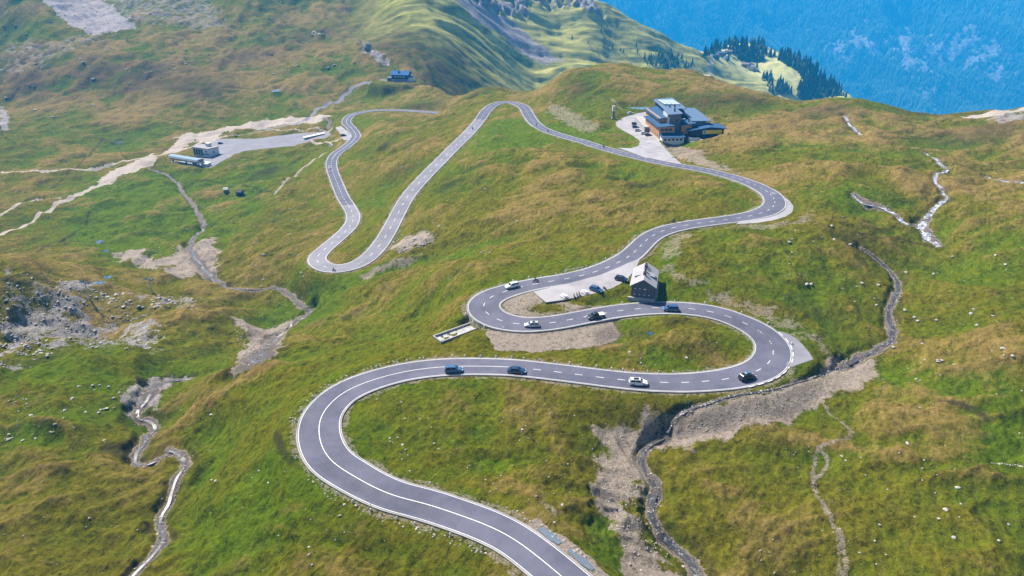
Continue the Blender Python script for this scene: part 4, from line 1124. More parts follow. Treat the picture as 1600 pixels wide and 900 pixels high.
def make_moto(mat):
    r = empty('motorcycle', (0, 0, 0))
    for x in (-.68, .72):
        rings = []
        w = MB()
        n = 16; vs = []; fs = []
        for i in range(n):
            a = 2 * math.pi * i / n
            for rr_, yy in ((.31, -.06), (.33, 0), (.31, .06), (.22, .05), (.22, -.05)):
                vs.append((x + math.cos(a) * rr_, yy, .33 + math.sin(a) * rr_))
        for i in range(n):
            for j in range(5): fs.append((i*5+j, i*5+(j+1) % 5, ((i+1) % n)*5+(j+1) % 5, ((i+1) % n)*5+j))
        wh = w.add(vs, fs).build('wheel', M_tyre, r)
        MB().tube((x, -.04, .33), (x, .04, .33), .20, n=12).build('rim', M_rim, wh)
    MB().rings([[(-.25, -.16, .35), (-.25, .16, .35), (-.25, .14, .62), (-.25, -.14, .62)], [(.30, -.16, .32), (.30, .16, .32), (.34, .12, .66), (.34, -.12, .66)]]).build('engine', M_black, r)
    MB().rings([[(-.12, -.10, .72), (-.12, .10, .72), (-.12, .08, .82), (-.12, -.08, .82)], [(.12, -.16, .70), (.12, .16, .70), (.12, .12, .95), (.12, -.12, .95)], [(.40, -.11, .70), (.40, .11, .70), (.40, .08, .92), (.40, -.08, .92)]]).build('fuel_tank', mat, r)
    MB().rings([[(-.85, -.08, .80), (-.85, .08, .80), (-.85, .06, .90), (-.85, -.06, .90)], [(-.45, -.14, .72), (-.45, .14, .72), (-.45, .12, .80), (-.45, -.12, .80)], [(-.1, -.12, .70), (-.1, .12, .70), (-.1, .1, .79), (-.1, -.1, .79)]]).build('seat', M_black, r)
    MB().tube((.72, -.09, .33), (.48, -.09, 1.0), .03).tube((.72, .09, .33), (.48, .09, 1.0), .03).build('fork', M_silver, r)
    MB().tube((.45, -.36, 1.03), (.45, .36, 1.03), .022).build('handlebar', M_black, r)
    MB().tube((.56, 0, .88), (.66, 0, .87), .10, .09, 12).build('headlight', M_lamp, r)
    MB().tube((-.1, .18, .32), (-.85, .2, .45), .05, .06).build('exhaust', M_silver, r)
    return r
moto0 = make_moto(P_black); rider0 = make_rider(); first = True
for u, v, z0, dr, lb in ((837, 440, 5.2, -1, 'following the white car at the gravel island'), (1052, 347.5, 8.2, 1, 'near the upper edge of the bend above the hut'),
                         (943.5, 230.5, .5, 1, 'below the hotel entrance, right of the others on the upper descent'), (856.5, 206, -2.6, 1, 'on the upper descent at the first straight below the summit bend'),
                         (838, 196.5, -3.5, 1, 'just below the summit bend, highest on the descent'), (738, 202, -9, -1, 'alone near the top of the long left straight'), (522, 423.5, -30.8, 1, 'at the bottom of the U-shaped left hairpin')):
    p, a = on_road_near(u, v, z0)
    if first: mo, ri = moto0, rider0
    else: mo, ri = copy_tree(moto0), copy_tree(rider0)
    first = False
    rz = a if dr > 0 else a + math.pi
    place(mo, p, rz); place(ri, p, rz)
    tag(mo, 'black motorcycle ' + lb, 'motorcycle', 'motorcycles with riders on the road')
    tag(ri, 'dark-clad rider ' + lb, 'person', 'riders in dark leathers')
rm = make_moto(P_redp); place(rm, on_area('hut_lot', 945, 452.5), R(-60)); tag(rm, 'red motorcycle parked beside the blue car in the hut car park', 'motorcycle')
for i, (u, v, ang) in enumerate(((897, 464, 20), (901.5, 462.5, 25), (905, 461, 20))):
    c = copy_tree(moto0); place(c, on_area('hut_lot', u, v), R(ang + 70)); tag(c, ['black motorcycle parked left in the row beside the white tables', 'black motorcycle parked in the middle of the row of three', 'black motorcycle parked right in the row of three'][i], 'motorcycle', 'parked black motorcycles')
# white benches with tables
M_bench = simple('white_boards', (.74, .73, .72), .6)
def picnic():
    r = empty('picnic_table', (0, 0, 0))
    MB().box(-1.1, 1.1, -.36, .36, .70, .76).build('table_top', M_bench, r, bevel=.01)
    for s in (-1, 1):
        MB().box(-1.1, 1.1, s * .78 - .15, s * .78 + .15, .40, .46).build('bench_seat', M_bench, r, bevel=.01)
        MB().add(*[[(s*.85-.05,-.85,0),(s*.85+.05,-.85,0),(s*.85+.05,-.30,.70),(s*.85-.05,-.30,.70),(s*.85-.05,-.75,0),(s*.85+.05,-.75,0),(s*.85+.05,-.2,.70),(s*.85-.05,-.2,.70)],[(0,1,2,3),(4,7,6,5),(0,4,5,1),(3,2,6,7),(0,3,7,4),(1,5,6,2)]]).tube((s*.85,.8,0),(s*.85,.25,.7),.05).tube((s*.85,-.8,.42),(s*.85,.8,.42),.04).build('trestle', M_bench, r)
    return r
pt = picnic(); place(pt, on_area('hut_lot', 881.5, 464), R(-55)); tag(pt, 'white picnic table left of the row of black motorcycles', 'picnic table', 'white picnic tables')
p2 = copy_tree(pt); place(p2, on_area('hut_lot', 913.5, 457.5), R(-50)); tag(p2, 'white picnic table between the black motorcycles and the blue car', 'picnic table', 'white picnic tables')
# ------------------------------------------------------------------ buildings
def cladding(name, c, c2, vertical=True, sc=5.0, rough=.7, metal=0):
    m = NT(name); co = m.coord(obj=True)
    w = m.n('ShaderNodeTexWave', wave_type='BANDS', bands_direction='X' if vertical else 'Z')
    m.t.links.new(co, w.inputs[0]); w.inputs['Scale'].default_value = sc; w.inputs['Distortion'].default_value = .3
    n = m.noise(1.2, 3, .6, co)
    cc = m.mix(m.mr(w.outputs[1], .0, .25), c2, c)
    cc = m.mix(m.math('MULTIPLY', m.mr(n, .35, .7), .35), cc, tuple(x * .7 for x in c))
    return m.fin(cc, rough, metal, .3)
B_roofblue = cladding('blue_metal_roof', (.025, .085, .19), (.014, .05, .12), True, 1.2, .85, 0)
B_roofgrey = cladding('pale_metal_roof', (.11, .175, .27), (.07, .115, .19), True, 1.2, .55, 0)
B_orange = cladding('larch_boards', (.58, .31, .15), (.38, .19, .09), True, 3, .75)
B_dark = cladding('dark_boards', (.045, .042, .050), (.022, .02, .026), True, 3, .75)
B_grey = cladding('grey_panels', (.155, .155, .175), (.11, .11, .13), False, 1.0, .7)
B_white = simple('white_render', (.74, .73, .72), .85)
B_cream = simple('cream_render', (.55, .50, .40), .85)
B_conc = simple('concrete', (.40, .385, .375), .9)
B_glass = simple('window_glass', (.02, .028, .04), .08, spec=.6)
B_frame = simple('window_frame', (.60, .60, .60), .6)
B_yellow = simple('yellow_banner', (.90, .66, .02), .6, var=.05)
B_solar = simple('white_roof_panel', (.50, .58, .60), .25, var=.04)
B_shingle = cladding('grey_shingle_roof', (.33, .32, .345), (.25, .245, .265), True, 2.2, .8)
B_stonewall = simple('dark_shingle_wall', (.13, .12, .13), .9, sc=4)

def window(parent, c, right, up, n, w, h, glass=None, name='window', fr=.10, frame_mat=None):
    """framed window centred at c on a wall with outward normal n"""
    c, r, u, n = Vector(c), Vector(right).normalized(), Vector(up).normalized(), Vector(n).normalized()
    def quadbox(w_, h_, d0, d1):
        v = []
        for d in (d0, d1):
            for a, b in ((-1,-1),(1,-1),(1,1),(-1,1)): v.append(c + r * (a * w_ / 2) + u * (b * h_ / 2) + n * d)
        return MB().add(v, [(3,2,1,0),(4,5,6,7),(0,1,5,4),(1,2,6,5),(2,3,7,6),(3,0,4,7)])
    f = quadbox(w + fr * 2, h + fr * 2, -.02, .04).build(name, frame_mat or B_frame, parent)
    quadbox(w, h, .0, .06).build('pane', glass or B_glass, f)
    return f
XR, YF = (1, 0, 0), (0, 1, 0); UP = (0, 0, 1)

# --- grey-roofed hut
def hut():
    base = P(985, 463, 5.2); r = empty('mountain_hut', (base[0] + .1, base[1], 5.2), R(-14))
    W, L, he, hr, sk = 7.0, 12.4, 4.0, 6.15, 1.2
    b = MB()
    b.rings([[(0, y, -sk), (W, y, -sk), (W, y, he), (W / 2, y, hr), (0, y, he)] for y in (0, L)]).build('wall', B_stonewall, r)
    s = (hr - he) / (W / 2); ov = .55; t = .16
    rf = None
    for sd in (-1, 1):
        xe = W / 2 + sd * (W / 2 + ov); ze = he - ov * s
        m = MB().slab([(W / 2, -.7, hr + .22), (xe, -.7, ze + .22), (xe, L + .6, ze + .22), (W / 2, L + .6, hr + .22)], t)
        rf = m.build('roof', B_shingle, r)
        # dormer
        dx = W / 2 + sd * 2.0; z0 = hr - 2.0 * s + .2; y0 = 4.2 if sd < 0 else 4.6
        d = MB().slab([(dx + sd * 1.1, y0, z0 - 1.1 * s + .62), (dx + sd * 1.1, y0 + 2.6, z0 - 1.1 * s + .62), (dx - sd * .8, y0 + 2.6, z0 + .8 * s + .12), (dx - sd * .8, y0, z0 + .8 * s + .12)], .10).build('dormer', B_shingle, r)
        MB().prism([(dx + sd * .95, y0 + .1), (dx + sd * .95, y0 + 2.5), (dx + sd * .05, y0 + 2.5), (dx + sd * .05, y0 + .1)], [z0 - .95 * s - .15] * 2 + [z0 - .05 * s - .15] * 2, [z0 - .95 * s + .5] * 2 + [z0 + .30] * 2).build('dormer_wall', B_dark, d)
    for y in (3.3, 6.0, 8.6, 10.2):
        w_ = .45 if y in (3.3, 8.6) else .3
        ch_ = MB().box(W / 2 - w_, W / 2 + w_, y - .35, y + .35, hr - .3, hr + .95).build('chimney', simple('chimney_brick', (.16, .09, .08), .9), r)
        MB().box(W / 2 - w_ - .08, W / 2 + w_ + .08, y - .43, y + .43, hr + .95, hr + 1.05).build('chimney_cap', B_dark, ch_)
    for x in (1.1, 2.55, 4.05, 5.5): window(r, (x, 0, .95), XR, UP, (0, -1, 0), .42, .34, B_white, fr=.09, frame_mat=B_dark)
    for x, w_ in ((1.2, .42), (2.55, .42), (4.1, .9)): window(r, (x, 0, 2.85), XR, UP, (0, -1, 0), w_, .34, B_white, fr=.09, frame_mat=B_dark)
    MB().box(.2, W - .2, -.06, -.01, 1.85, 1.98).box(.6, W - .6, -.06, -.01, 3.95, 4.08).build('beam', simple('weathered_beam', (.16, .15, .15), .9), r)
    MB().box(-.9, W + .5, -.75, -.1, -1.2, .06).build('plinth', B_conc, r)
    st = MB()
    for k in range(8): st.box(W + .08, W + .95, 1.0 + k * 1.0, 2.0 + k * 1.0, -1.2, .05 + k * .22)
    st.build('side_steps', B_conc, r)
    MB().tube((W + .95, .9, .0), (W + .95, .9, 1.0), .04).tube((W + .95, 9, 1.6), (W + .95, 9, 2.6), .04).tube((W + .95, .9, 1.0), (W + .95, 9, 2.6), .04).tube((W + .95, .9, .5), (W + .95, 9, 2.1), .03).build('handrail', B_white, r)
    for y in (2.5, 5.5, 8.5): window(r, (0, y, 2.2), (0, 1, 0), UP, (-1, 0, 0), .7, .8)
    return tag(r, 'two-storey mountain hut with pale grey gable roof and dark shingle walls by the road bend', 'hut')
hut()

# --- hotel
def shed_roof(nm, pts, t, mat, parent):
    return MB().slab(pts, t).build(nm, mat, parent)
def hotel():
    O = P(1029, 219, 1.5); r = empty('hotel', (O[0], O[1], 1.5), R(6))
    sk = 3.0
    def blk(nm, x0, x1, y0, y1, z0, z1, mat): return MB().box(x0, x1, y0, y1, z0, z1).build(nm, mat, r)
    # left wing, larch, three storeys
    blk('wall', 0, 9.2, 0, 29, -sk, 7.6, B_orange)
    shed_roof('roof', [(-1.3, -1.1, 7.9), (9.4, -1.1, 8.6), (9.4, 30, 8.8), (-1.3, 30, 7.9)], .3, B_roofblue, r)
    # middle tier
    blk('wall', 2.4, 9.3, 9, 38, 7.0, 11.0, B_orange)
    shed_roof('roof', [(1.2, 8, 10.6), (9.5, 8, 12.2), (9.5, 39, 12.2), (1.2, 39, 10.6)], .3, B_roofblue, r)
    # tower
    blk('tower_wall', 6.6, 13.6, 4.0, 16, -sk, 14.2, B_grey)
    blk('tower_wall', 9.35, 19.4, 15, 42, -sk, 13.8, B_dark)
    shed_roof('roof', [(5.6, 3.0, 14.2), (14.4, 3.0, 14.7), (14.4, 14.5, 15.2), (20.6, 14.5, 15.2), (20.6, 43, 16.4), (8.0, 43, 15.6), (6.6, 14, 14.8)], .35, B_roofgrey, r)
    for i in range(4):
        x = 9.6 + i * 2.5
        MB().box(x, x + 1.9, 24 - i * .4, 38, 16.05, 16.2).build('roof_panel', B_solar, r)
    for x, y in ((11.2, 19), (14.4, 19), (11, 8.5)):
        MB().tube((x, y, 14.5), (x, y, 16.9), .45, n=10).build('flue', B_dark, r)
    # right wing
    blk('wall', 14.2, 20.3, 2.2, 14, -sk, 8.3, B_orange)
    shed_roof('roof', [(12.6, .8, 8.2), (22.2, .8, 9.3), (24, 13, 9.8), (13.6, 13, 8.8)], .3, B_roofblue, r)
    blk('wall', 20.31, 31.4, 9, 34, -sk, 9.0, B_dark)
    shed_roof('roof', [(21.0, 4.2, 9.9), (33, 4.2, 9.7), (33.4, 36, 11.1), (21.2, 36, 11.4)], .3, B_roofgrey, r)
    blk('wall', 20.31, 30, 5.2, 9.0, 5.0, 9.3, B_grey)
    MB().box(15.5, 18.5, 9.6, 10.4, 9.6, 10.2).build('roof_light', B_solar, r)
    MB().tube((19.5, 6, 9.0), (19.5, 6, 10.6), .4, n=10).build('flue', B_dark, r)
    # banner block
    MB().prism([(18.2, -1.8), (38.6, -1.8), (38.6, 9.0), (18.2, 9.0)], -sk + .0, [5.6, 6.2, 6.2, 5.6]).build('wall', B_dark, r)
    MB().rings([[(x, y, z) for x, z in ((16.8, 5.5), (30, 7.3), (40.2, 6.3), (40.2, 6.6), (30, 7.65), (16.8, 5.85))] for y in (-3.2, 10)]).build('roof', B_roofblue, r)
    MB().rings([[(x, y, z) for x, z in ((18.2, 5.3), (38.6, 6.1), (38.6, 6.25), (30, 7.2), (18.2, 5.6))] for y in (-1.78, 8.9)]).build('gable_wall', B_dark, r)
    bn = MB().box(25.6, 37.4, -2.0, -1.84, 3.4, 5.6).build('banner', B_yellow, r)
    MB().box(25.6, 28.0, -2.06, -2.01, 3.5, 5.5).build('banner_panel', B_frame, bn)
    MB().box(26.4, 27.3, -2.10, -2.065, 4.1, 4.9).build('banner_emblem', B_dark, bn)
    MB().box(30.3, 35.2, -2.04, -2.01, 4.55, 4.75).build('banner_stripe', simple('banner_print', (.45, .30, .02), .7), bn)
    # terrace with parapet
    blk('terrace', 17.4, 38.4, -7.2, -1.85, -sk, .55, B_conc)
    MB().box(23.5, 38.6, -7.5, -7.2, -sk, 1.5).box(23.2, 23.5, -7.5, -5.2, -sk, 1.6).box(17.2, 23.2, -5.2, -4.9, -sk, 2.2).box(38.4, 38.7, -7.5, -1.9, -sk, 1.5).box(17.0, 17.2, -5.2, -1.9, -sk, 2.3).build('parapet', B_white, r)
    MB().rings([[(20 + math.cos(a) * q, -9.0 + math.sin(a) * q, z) for a in [i * math.pi / 5 for i in range(10)]] for q, z in ((.9, -1.4), (1.3, -.2), (.9, .6), (.2, .9))]).build('tank', B_white, r)
    # annex
    blk('wall', .5, 13.5, -5.4, -.02, -sk, 2.6, B_white)
    shed_roof('roof', [(-.3, -6.2, 2.9), (14.2, -6.2, 2.9), (14.2, -.03, 4.2), (-.3, -.03, 4.2)], .22, B_roofblue, r)
    for i in range(5): window(r, (2.2 + i * 2.4, -5.4, 1.4), XR, UP, (0, -1, 0), 1.5, 1.1, frame_mat=B_dark)
    # windows
    for x in (1.2, 3.7, 6.2): window(r, (x + .4, 0, 6.0), XR, UP, (0, -1, 0), 1.9, 1.3, frame_mat=B_dark)
    for x in (2.6, 4.1, 5.6, 7.1): window(r, (x, 0, 3.6 + .35), XR, UP, (0, -1, 0), .7, .9, frame_mat=B_dark)
    for y in (3, 7.5, 12, 16.5, 21, 25.5):
        window(r, (0, y, 5.9), YF, UP, (-1, 0, 0), 1.8, 1.4); window(r, (0, y, 2.4), YF, UP, (-1, 0, 0), 1.2, 1.2)
    MB().box(-.06, 0, 1, 28, -2.0, .9).build('base_course', B_cream, r)
    for y in (12, 17, 22, 27, 32): window(r, (2.4, y, 9.3), YF, UP, (-1, 0, 0), 1.8, 1.2)
    for y in (19, 23, 27, 31, 35): window(r, (9.35, y, 12.9), YF, UP, (-1, 0, 0), 1.6, .9)
    for x, z in ((11.2, 10.4), (11.0, 7.4), (10.8, 4.8)): window(r, (x, 4.0, z), XR, UP, (0, -1, 0), .9, 1.1, frame_mat=B_dark)
    window(r, (6.6, 6.2, 11.8), YF, UP, (-1, 0, 0), .9, 2.2, frame_mat=B_dark)
    MB().box(6.5, 6.58, 7.4, 15.8, 8.0, 14.0).build('light_panel', B_frame, r)
    for y, z in ((4.8, 5.2), (8, 5.2), (4.8, 1.8), (8, 1.8)): window(r, (14.2, y, z), YF, UP, (-1, 0, 0), 1.0, 1.2, frame_mat=B_dark)
    for i in range(4): window(r, (21.0 + i * 4.2, -1.8, 1.9), XR, UP, (0, -1, 0), 2.6, 1.5, frame_mat=B_dark)
    window(r, (17.2, 2.2, 2.0), XR, UP, (0, -1, 0), 1.2, 1.4, frame_mat=B_dark)
    tag(r, 'large mountain hotel with blue metal roofs, orange boards and a yellow banner', 'hotel')
    g = empty('garage', tuple(P(1006.5, 206.5, 1.6)), R(2)); 
    MB().box(0, 4.6, 0, 31, -2, 3.0).build('wall', B_conc, g)
    MB().box(-.3, 4.9, -.4, 31.4, 3.02, 3.35).build('roof', simple('gravel_roof', (.42, .39, .37), .95), g)
    for i in range(1): window(g, (2.3, 0, 1.2), XR, UP, (0, -1, 0), 3.4, 2.2, B_grey, 'garage_door', .1, B_dark)
    tag(g, 'low grey flat-roofed garage between the parked cars and the hotel', 'garage')
hotel()
def pillar():
    p = on_area('hotel_yard', 962, 190); p = at(958, 184.5)
    r = empty('pillar', p, R(10))
    MB().box(-1.1, 1.1, -1.1, 1.1, -.5, .4).build('base', B_conc, r)
    MB().box(-.7, .7, -.7, .7, .41, 7.6).build('shaft', B_grey, r)
    MB().box(-.9, .9, -.9, .9, 4.6, 8.2).build('head', simple('pale_stone', (.62, .55, .46), .9), r)
    tag(r, 'tall grey stone pillar with pale head at the corner of the hotel yard', 'pillar')
pillar()

# --- lift station
def station():
    z0 = -54.0
    s1 = P(267, 246, z0 + 3.5); s2 = P(314, 254, z0 + 3.5)
    d = (s2 - s1)[:2]; L = float(np.linalg.norm(d)); ang = math.atan2(d[1], d[0])
    r = empty('lift_terminal', (s1[0], s1[1], z0), ang)
    teal = cladding('teal_panels', (.22, .34, .44), (.16, .25, .34), False, .8, .4)
    prof = ((-2.6, 3.2), (-2.9, 4.2), (-2.4, 5.6), (-1.2, 6.4), (1.2, 6.4), (2.4, 5.6), (2.9, 4.2), (2.6, 3.2))
    MB().rings([[(x, y * k, z) for y, z in prof] for x, k in ((0, .8), (1.2, 1), (L - 2, 1), (L, 1))]).build('cover', teal, r)
    MB().rings([[(x, -2.96, 4.3), (x, -2.90, 4.5), (x, -2.62, 5.2), (x, -2.68, 5.3), (x, -2.98, 4.5)] for x in (1.3, L - 2)]).build('stripe', B_white, r)
    MB().box(1.5, L * .45, -3.02, -2.92, 3.3, 4.0).build('red_stripe', P_redp, r)
    MB().box(L + .01, L + .35, -3.1, 3.1, 3.0, 6.7).build('end_panel', B_white, r)
    MB().box(L + .36, L + .42, -2.1, 2.1, 3.8, 5.9).build('end_window', B_glass, r)
    for x in (2.0, L * .5, L - 3): MB().tube((x, 0, -2), (x, 0, 3.3), .55, n=10).build('column', B_dark, r)
    MB().box(1, L - 1, -2.2, 2.2, -1.5, .25).build('platform', B_conc, r)
    tag(r, 'long rounded teal and white chairlift terminal in front of the station building', 'lift station')
    # operator cabin under it
    q = P(305, 258, z0); c = empty('operator_cabin', tuple(q), ang)
    MB().box(-1.5, 1.5, -1.2, 1.2, -1, 2.4).build('wall', B_grey, c); MB().box(-1.7, 1.7, -1.4, 1.4, 2.42, 2.6).build('roof', B_white, c)
    window(c, (0, -1.2, 1.5), XR, UP, (0, -1, 0), 2.0, .9)
    tag(c, 'small grey operator cabin under the chairlift terminal', 'cabin')
    w = empty('white_shed', tuple(P(315, 261, z0)), ang + .1)
    MB().box(0, 6.2, 0, 4.5, -1.5, 2.9).build('wall', B_white, w)
    MB().slab([(-.2, -.2, 3.1), (6.4, -.2, 3.1), (6.4, 4.7, 3.6), (-.2, 4.7, 3.6)], .2).build('roof', B_white, w)
    window(w, (1.6, 0, 1.5), XR, UP, (0, -1, 0), .8, .9); window(w, (3.6, 0, 1.5), XR, UP, (0, -1, 0), .8, .9)
    tag(w, 'small white shed at the end of the chairlift terminal', 'shed')
    b0 = P(303, 243, z0); b = empty('station_building', (b0[0], b0[1], z0), ang + .06)
    Lb = 18
    MB().box(0, Lb, 0, 11, -2, 7.0).build('wall', B_white, b)
    MB().slab([(-1, -1.2, 7.9), (Lb + .8, -1.2, 7.9), (Lb + .8, 11.6, 7.2), (-1, 11.6, 7.2)], .5).build('roof', simple('brown_roof', (.32, .29, .31), .8), b)
    for i in range(4):
        window(b, (1.7 + i * 2.7, 0, 3.6), XR, UP, (0, -1, 0), 2.2, 5.4, name='glass_wall', fr=.1, frame_mat=B_frame)
    MB().box(11.6, Lb, -.6, -.02, 2.2, 3.0).build('balcony', B_grey, b)
    window(b, (Lb, 5, 3.6), YF, UP, (1, 0, 0), 1.3, 1.5); window(b, (15, 0, 4.8), XR, UP, (0, -1, 0), 2.2, 1.2)
    MB().box(8.6, 12.6, 6, 9.5, 7.9, 10.2).build('roof_house', B_white, b)
    tag(b, 'white station building with tall glass front and brown roof above the chairlift terminal', 'building')
station()
def lodge():
    p = P(612, 127, -25); r = empty('lodge', tuple(p), R(-8))
    navy = cladding('navy_boards', (.025, .05, .10), (.015, .03, .06), True, 1, .6)
    roofb = cladding('deep_blue_roof', (.03, .12, .30), (.02, .08, .20), True, .6, .9)
    MB().box(0, 18.5, 0, 13, -3, 2.2).build('wall', B_conc, r)
    MB().box(0, 18.5, .3, 12.7, 2.21, 7.0).build('wall', navy, r)
    rf = MB().rings([[(x, -1.2, 6.6), (x, -1.2, 7.0), (x, 6.5, 10.6), (x, 14, 7.2), (x, 14, 6.8), (x, 6.5, 10.1)] for x in (-1.2, 19.8)]).build('roof', roofb, r)
    MB().box(7, 8.3, 2.5, 3.8, 8.2, 10.8).build('chimney', B_dark, rf)
    for i in range(4): window(r, (4.2 + i * 3.2, .3, 4.9), XR, UP, (0, -1, 0), 2.2, 1.3, B_cream, frame_mat=B_dark)
    for i in range(5): window(r, (3 + i * 3.2, 0, 1.0), XR, UP, (0, -1, 0), 1.3, 1.0, frame_mat=B_dark)
    MB().box(18.52, 23.5, 1, 8, -3, 4.2).build('side_wing', B_white, r)
    MB().slab([(18.5, .6, 4.5), (24, .6, 4.5), (24, 8.4, 4.9), (18.5, 8.4, 4.9)], .25).build('roof', roofb, r)
    MB().box(-5.6, -.02, 2, 9, -3, 3.0).build('side_wing', B_grey, r)
    MB().slab([(-6, 1.6, 3.1), (0, 1.6, 3.6), (0, 9.4, 3.6), (-6, 9.4, 3.1)], .25).build('roof', B_roofgrey, r)
    MB().box(-9, 21, -6.2, -5.9, -3.5, .3).build('terrace_wall', B_conc, r)
    return tag(r, 'blue-roofed lodge with dark boards at the end of the far side road', 'lodge')
lodge()
def small_hut(name, u, v, L, W, H, ang, wall, roofm, label, cat, win=1):
    r = empty(name, at(u, v), R(ang))
    MB().rings([[(x, -W/2, -1.0), (x, W/2, -1.0), (x, W/2, H * .7), (x, 0, H), (x, -W/2, H * .7)] for x in (-L/2, L/2)]).build('wall', wall, r)
    for s in (-1, 1):
        MB().slab([(-L/2 - .3, 0, H + .12), (L/2 + .3, 0, H + .12), (L/2 + .3, s * (W/2 + .4), H * .7 - .4 * H * .6 / W + .12), (-L/2 - .3, s * (W/2 + .4), H * .7 - .4 * H * .6 / W + .12)], .1).build('roof', roofm, r)
    for k in range(win): window(r, (-L/4 + k * L/2, -W/2, H * .38), XR, UP, (0, -1, 0), L * .14, H * .16)
    return tag(r, label, cat)
small_hut('shed', 375, 304, 4.2, 3.4, 3.4, -5, B_dark, B_dark, 'small dark shed standing alone on the green valley floor', 'shed')
small_hut('transformer_hut', 354, 300.5, 2.8, 2.6, 3.8, 10, B_grey, B_white, 'tiny pale hut left of the dark shed in the valley', 'hut')
brown = simple('chalet_wood', (.16, .10, .07), .9); broof = simple('chalet_roof', (.24, .20, .22), .8)
for u, v, L, ang, wall, rfm, lb in ((1165, 104.5, 17, -30, brown, broof, 'brown chalet with mauve roof standing left on the pale meadow'), (1174, 108.5, 19, -25, B_cream, broof, 'cream chalet with grey roof just below the brown one'), (1181, 112, 11, -30, B_dark, broof, 'smallest dark barn at the lower end of the three meadow chalets'),
                              (1127, 87, 18, 10, brown, B_roofgrey, 'chalet with pale roof left of the wooded hilltop'), (1138, 84, 16, -5, brown, broof, 'brown chalet at the foot of the wooded hilltop'), (1143, 79, 14, 5, B_cream, brown, 'small chalet highest on the wooded hilltop'),
                              (1119, 91, 12, 0, B_dark, B_roofgrey, 'leftmost small barn beside the pale meadow path'), (1136, 92.5, 13, -12, B_white, B_roofgrey, 'white chalet below the wooded hilltop')):
    small_hut('chalet', u, v, L, L * .62, L * .55, ang, wall, rfm, lb, 'chalet', 2)['group'] = 'chalets on the far meadow'

# --- ramp basin beside the hairpin
def basin():
    Wp, k, sd = AREAS['ramp']; r = empty('concrete_basin', tuple(Wp.mean(0)), 0)
    c = Wp.mean(0); q = [Vector((p[0] - c[0], p[1] - c[1], p[0]*k[0]+p[1]*k[1]+k[2] - c[2])) for p in Wp]
    MB().slab([p + Vector((0, 0, -.25)) for p in q], .4).build('floor', simple('wet_gravel', (.42, .42, .43), .6, sc=.8, var=.2), r)
    m = MB()
    for i in range(4):
        a, b = q[i], q[(i + 1) % 4]; d = (b - a).normalized(); n = Vector((-d.y, d.x, 0)) * .16
        e = d * .0
        m.add([a - n - e + Vector((0,0,-1.2)), b - n + e + Vector((0,0,-1.2)), b + n + e + Vector((0,0,-1.2)), a + n - e + Vector((0,0,-1.2)), a - n - e + Vector((0,0,.35 + i*.003)), b - n + e + Vector((0,0,.35+i*.003)), b + n + e + Vector((0,0,.35+i*.003)), a + n - e + Vector((0,0,.35+i*.003))],
              [(0,3,2,1),(4,5,6,7),(0,1,5,4),(1,2,6,5),(2,3,7,6),(3,0,4,7)])
    m.build('rim_wall', B_conc, r)
    tag(r, 'rectangular concrete basin with low rim sloping down from the hairpin', 'basin')
basin()
# --- wing walls and slab by the far road
def slab_thing(name, pix, z, h, mat, label, cat):
    p = [P(u, v, z) for u, v in pix]; c = np.mean(p, 0); r = empty(name, tuple(c))
    q = [(a[0] - c[0], a[1] - c[1]) for a in p]
    MB().prism(q, -2, h).build('wall', B_conc, r); MB().prism([(x * 1.02, y * 1.02) for x, y in q], h + .003, h + .25).build('coping', mat, r)
    return tag(r, label, cat)
slab_thing('retaining_wall', [(474,218.5),(507,211.5),(508,213),(476,220.3)], -50, 2.6, B_white, 'long white-topped retaining wall in the valley car park', 'wall')
slab_thing('wing_wall', [(514,226),(520,231),(521,230.5),(516,225.5)], -40, 1.6, B_conc, 'left pale wing wall of the culvert under the far road', 'wall')
slab_thing('wing_wall', [(526,232),(534,225),(535,225.5),(527.5,232.5)], -40, 1.6, B_conc, 'right pale wing wall of the culvert under the far road', 'wall')
# --- lift pylons and poles
def pylon(u, v, h, label, wheels=True):
    r = empty('lift_pylon', at(u, v), R(70))
    MB().tube((0, 0, -1), (0, 0, h), .34, .22, 10).build('mast', B_frame, r)
    MB().box(-.2, .2, -2.2, 2.2, h, h + .35).build('crossarm', B_roofblue, r)
    for s in (-1, 1):
        MB().box(-1.3, 1.3, s * 2.0 - .15, s * 2.0 + .15, h + .36, h + .65).build('sheave_train', B_roofblue, r)
    return tag(r, label, 'lift pylon', 'lift pylons')
pylon(190.5, 242, 12, 'chairlift pylon with blue crossarm on the plain left of the station')
pylon(238, 457, 6.5, 'chairlift pylon beyond the pale rocks in the left valley')
pylon(140, 467, 7.5, 'chairlift pylon rising from the rocky mound on the left')
# white barrier by the roadside
def barrier():
    p, a = on_road_near(897, 431, 5.7); q = at(897, 422.5)
    r = empty('barrier', q, a)
    for x in (-3, 0, 3): MB().box(x - .08, x + .08, -.08, .08, -.5, 1.0).build('post', B_white, r)
    MB().box(-3.2, 3.2, -.14, -.085, .55, .8).build('rail', B_frame, r)
    tag(r, 'short white barrier on the grass verge above the hut car park', 'barrier')
barrier()
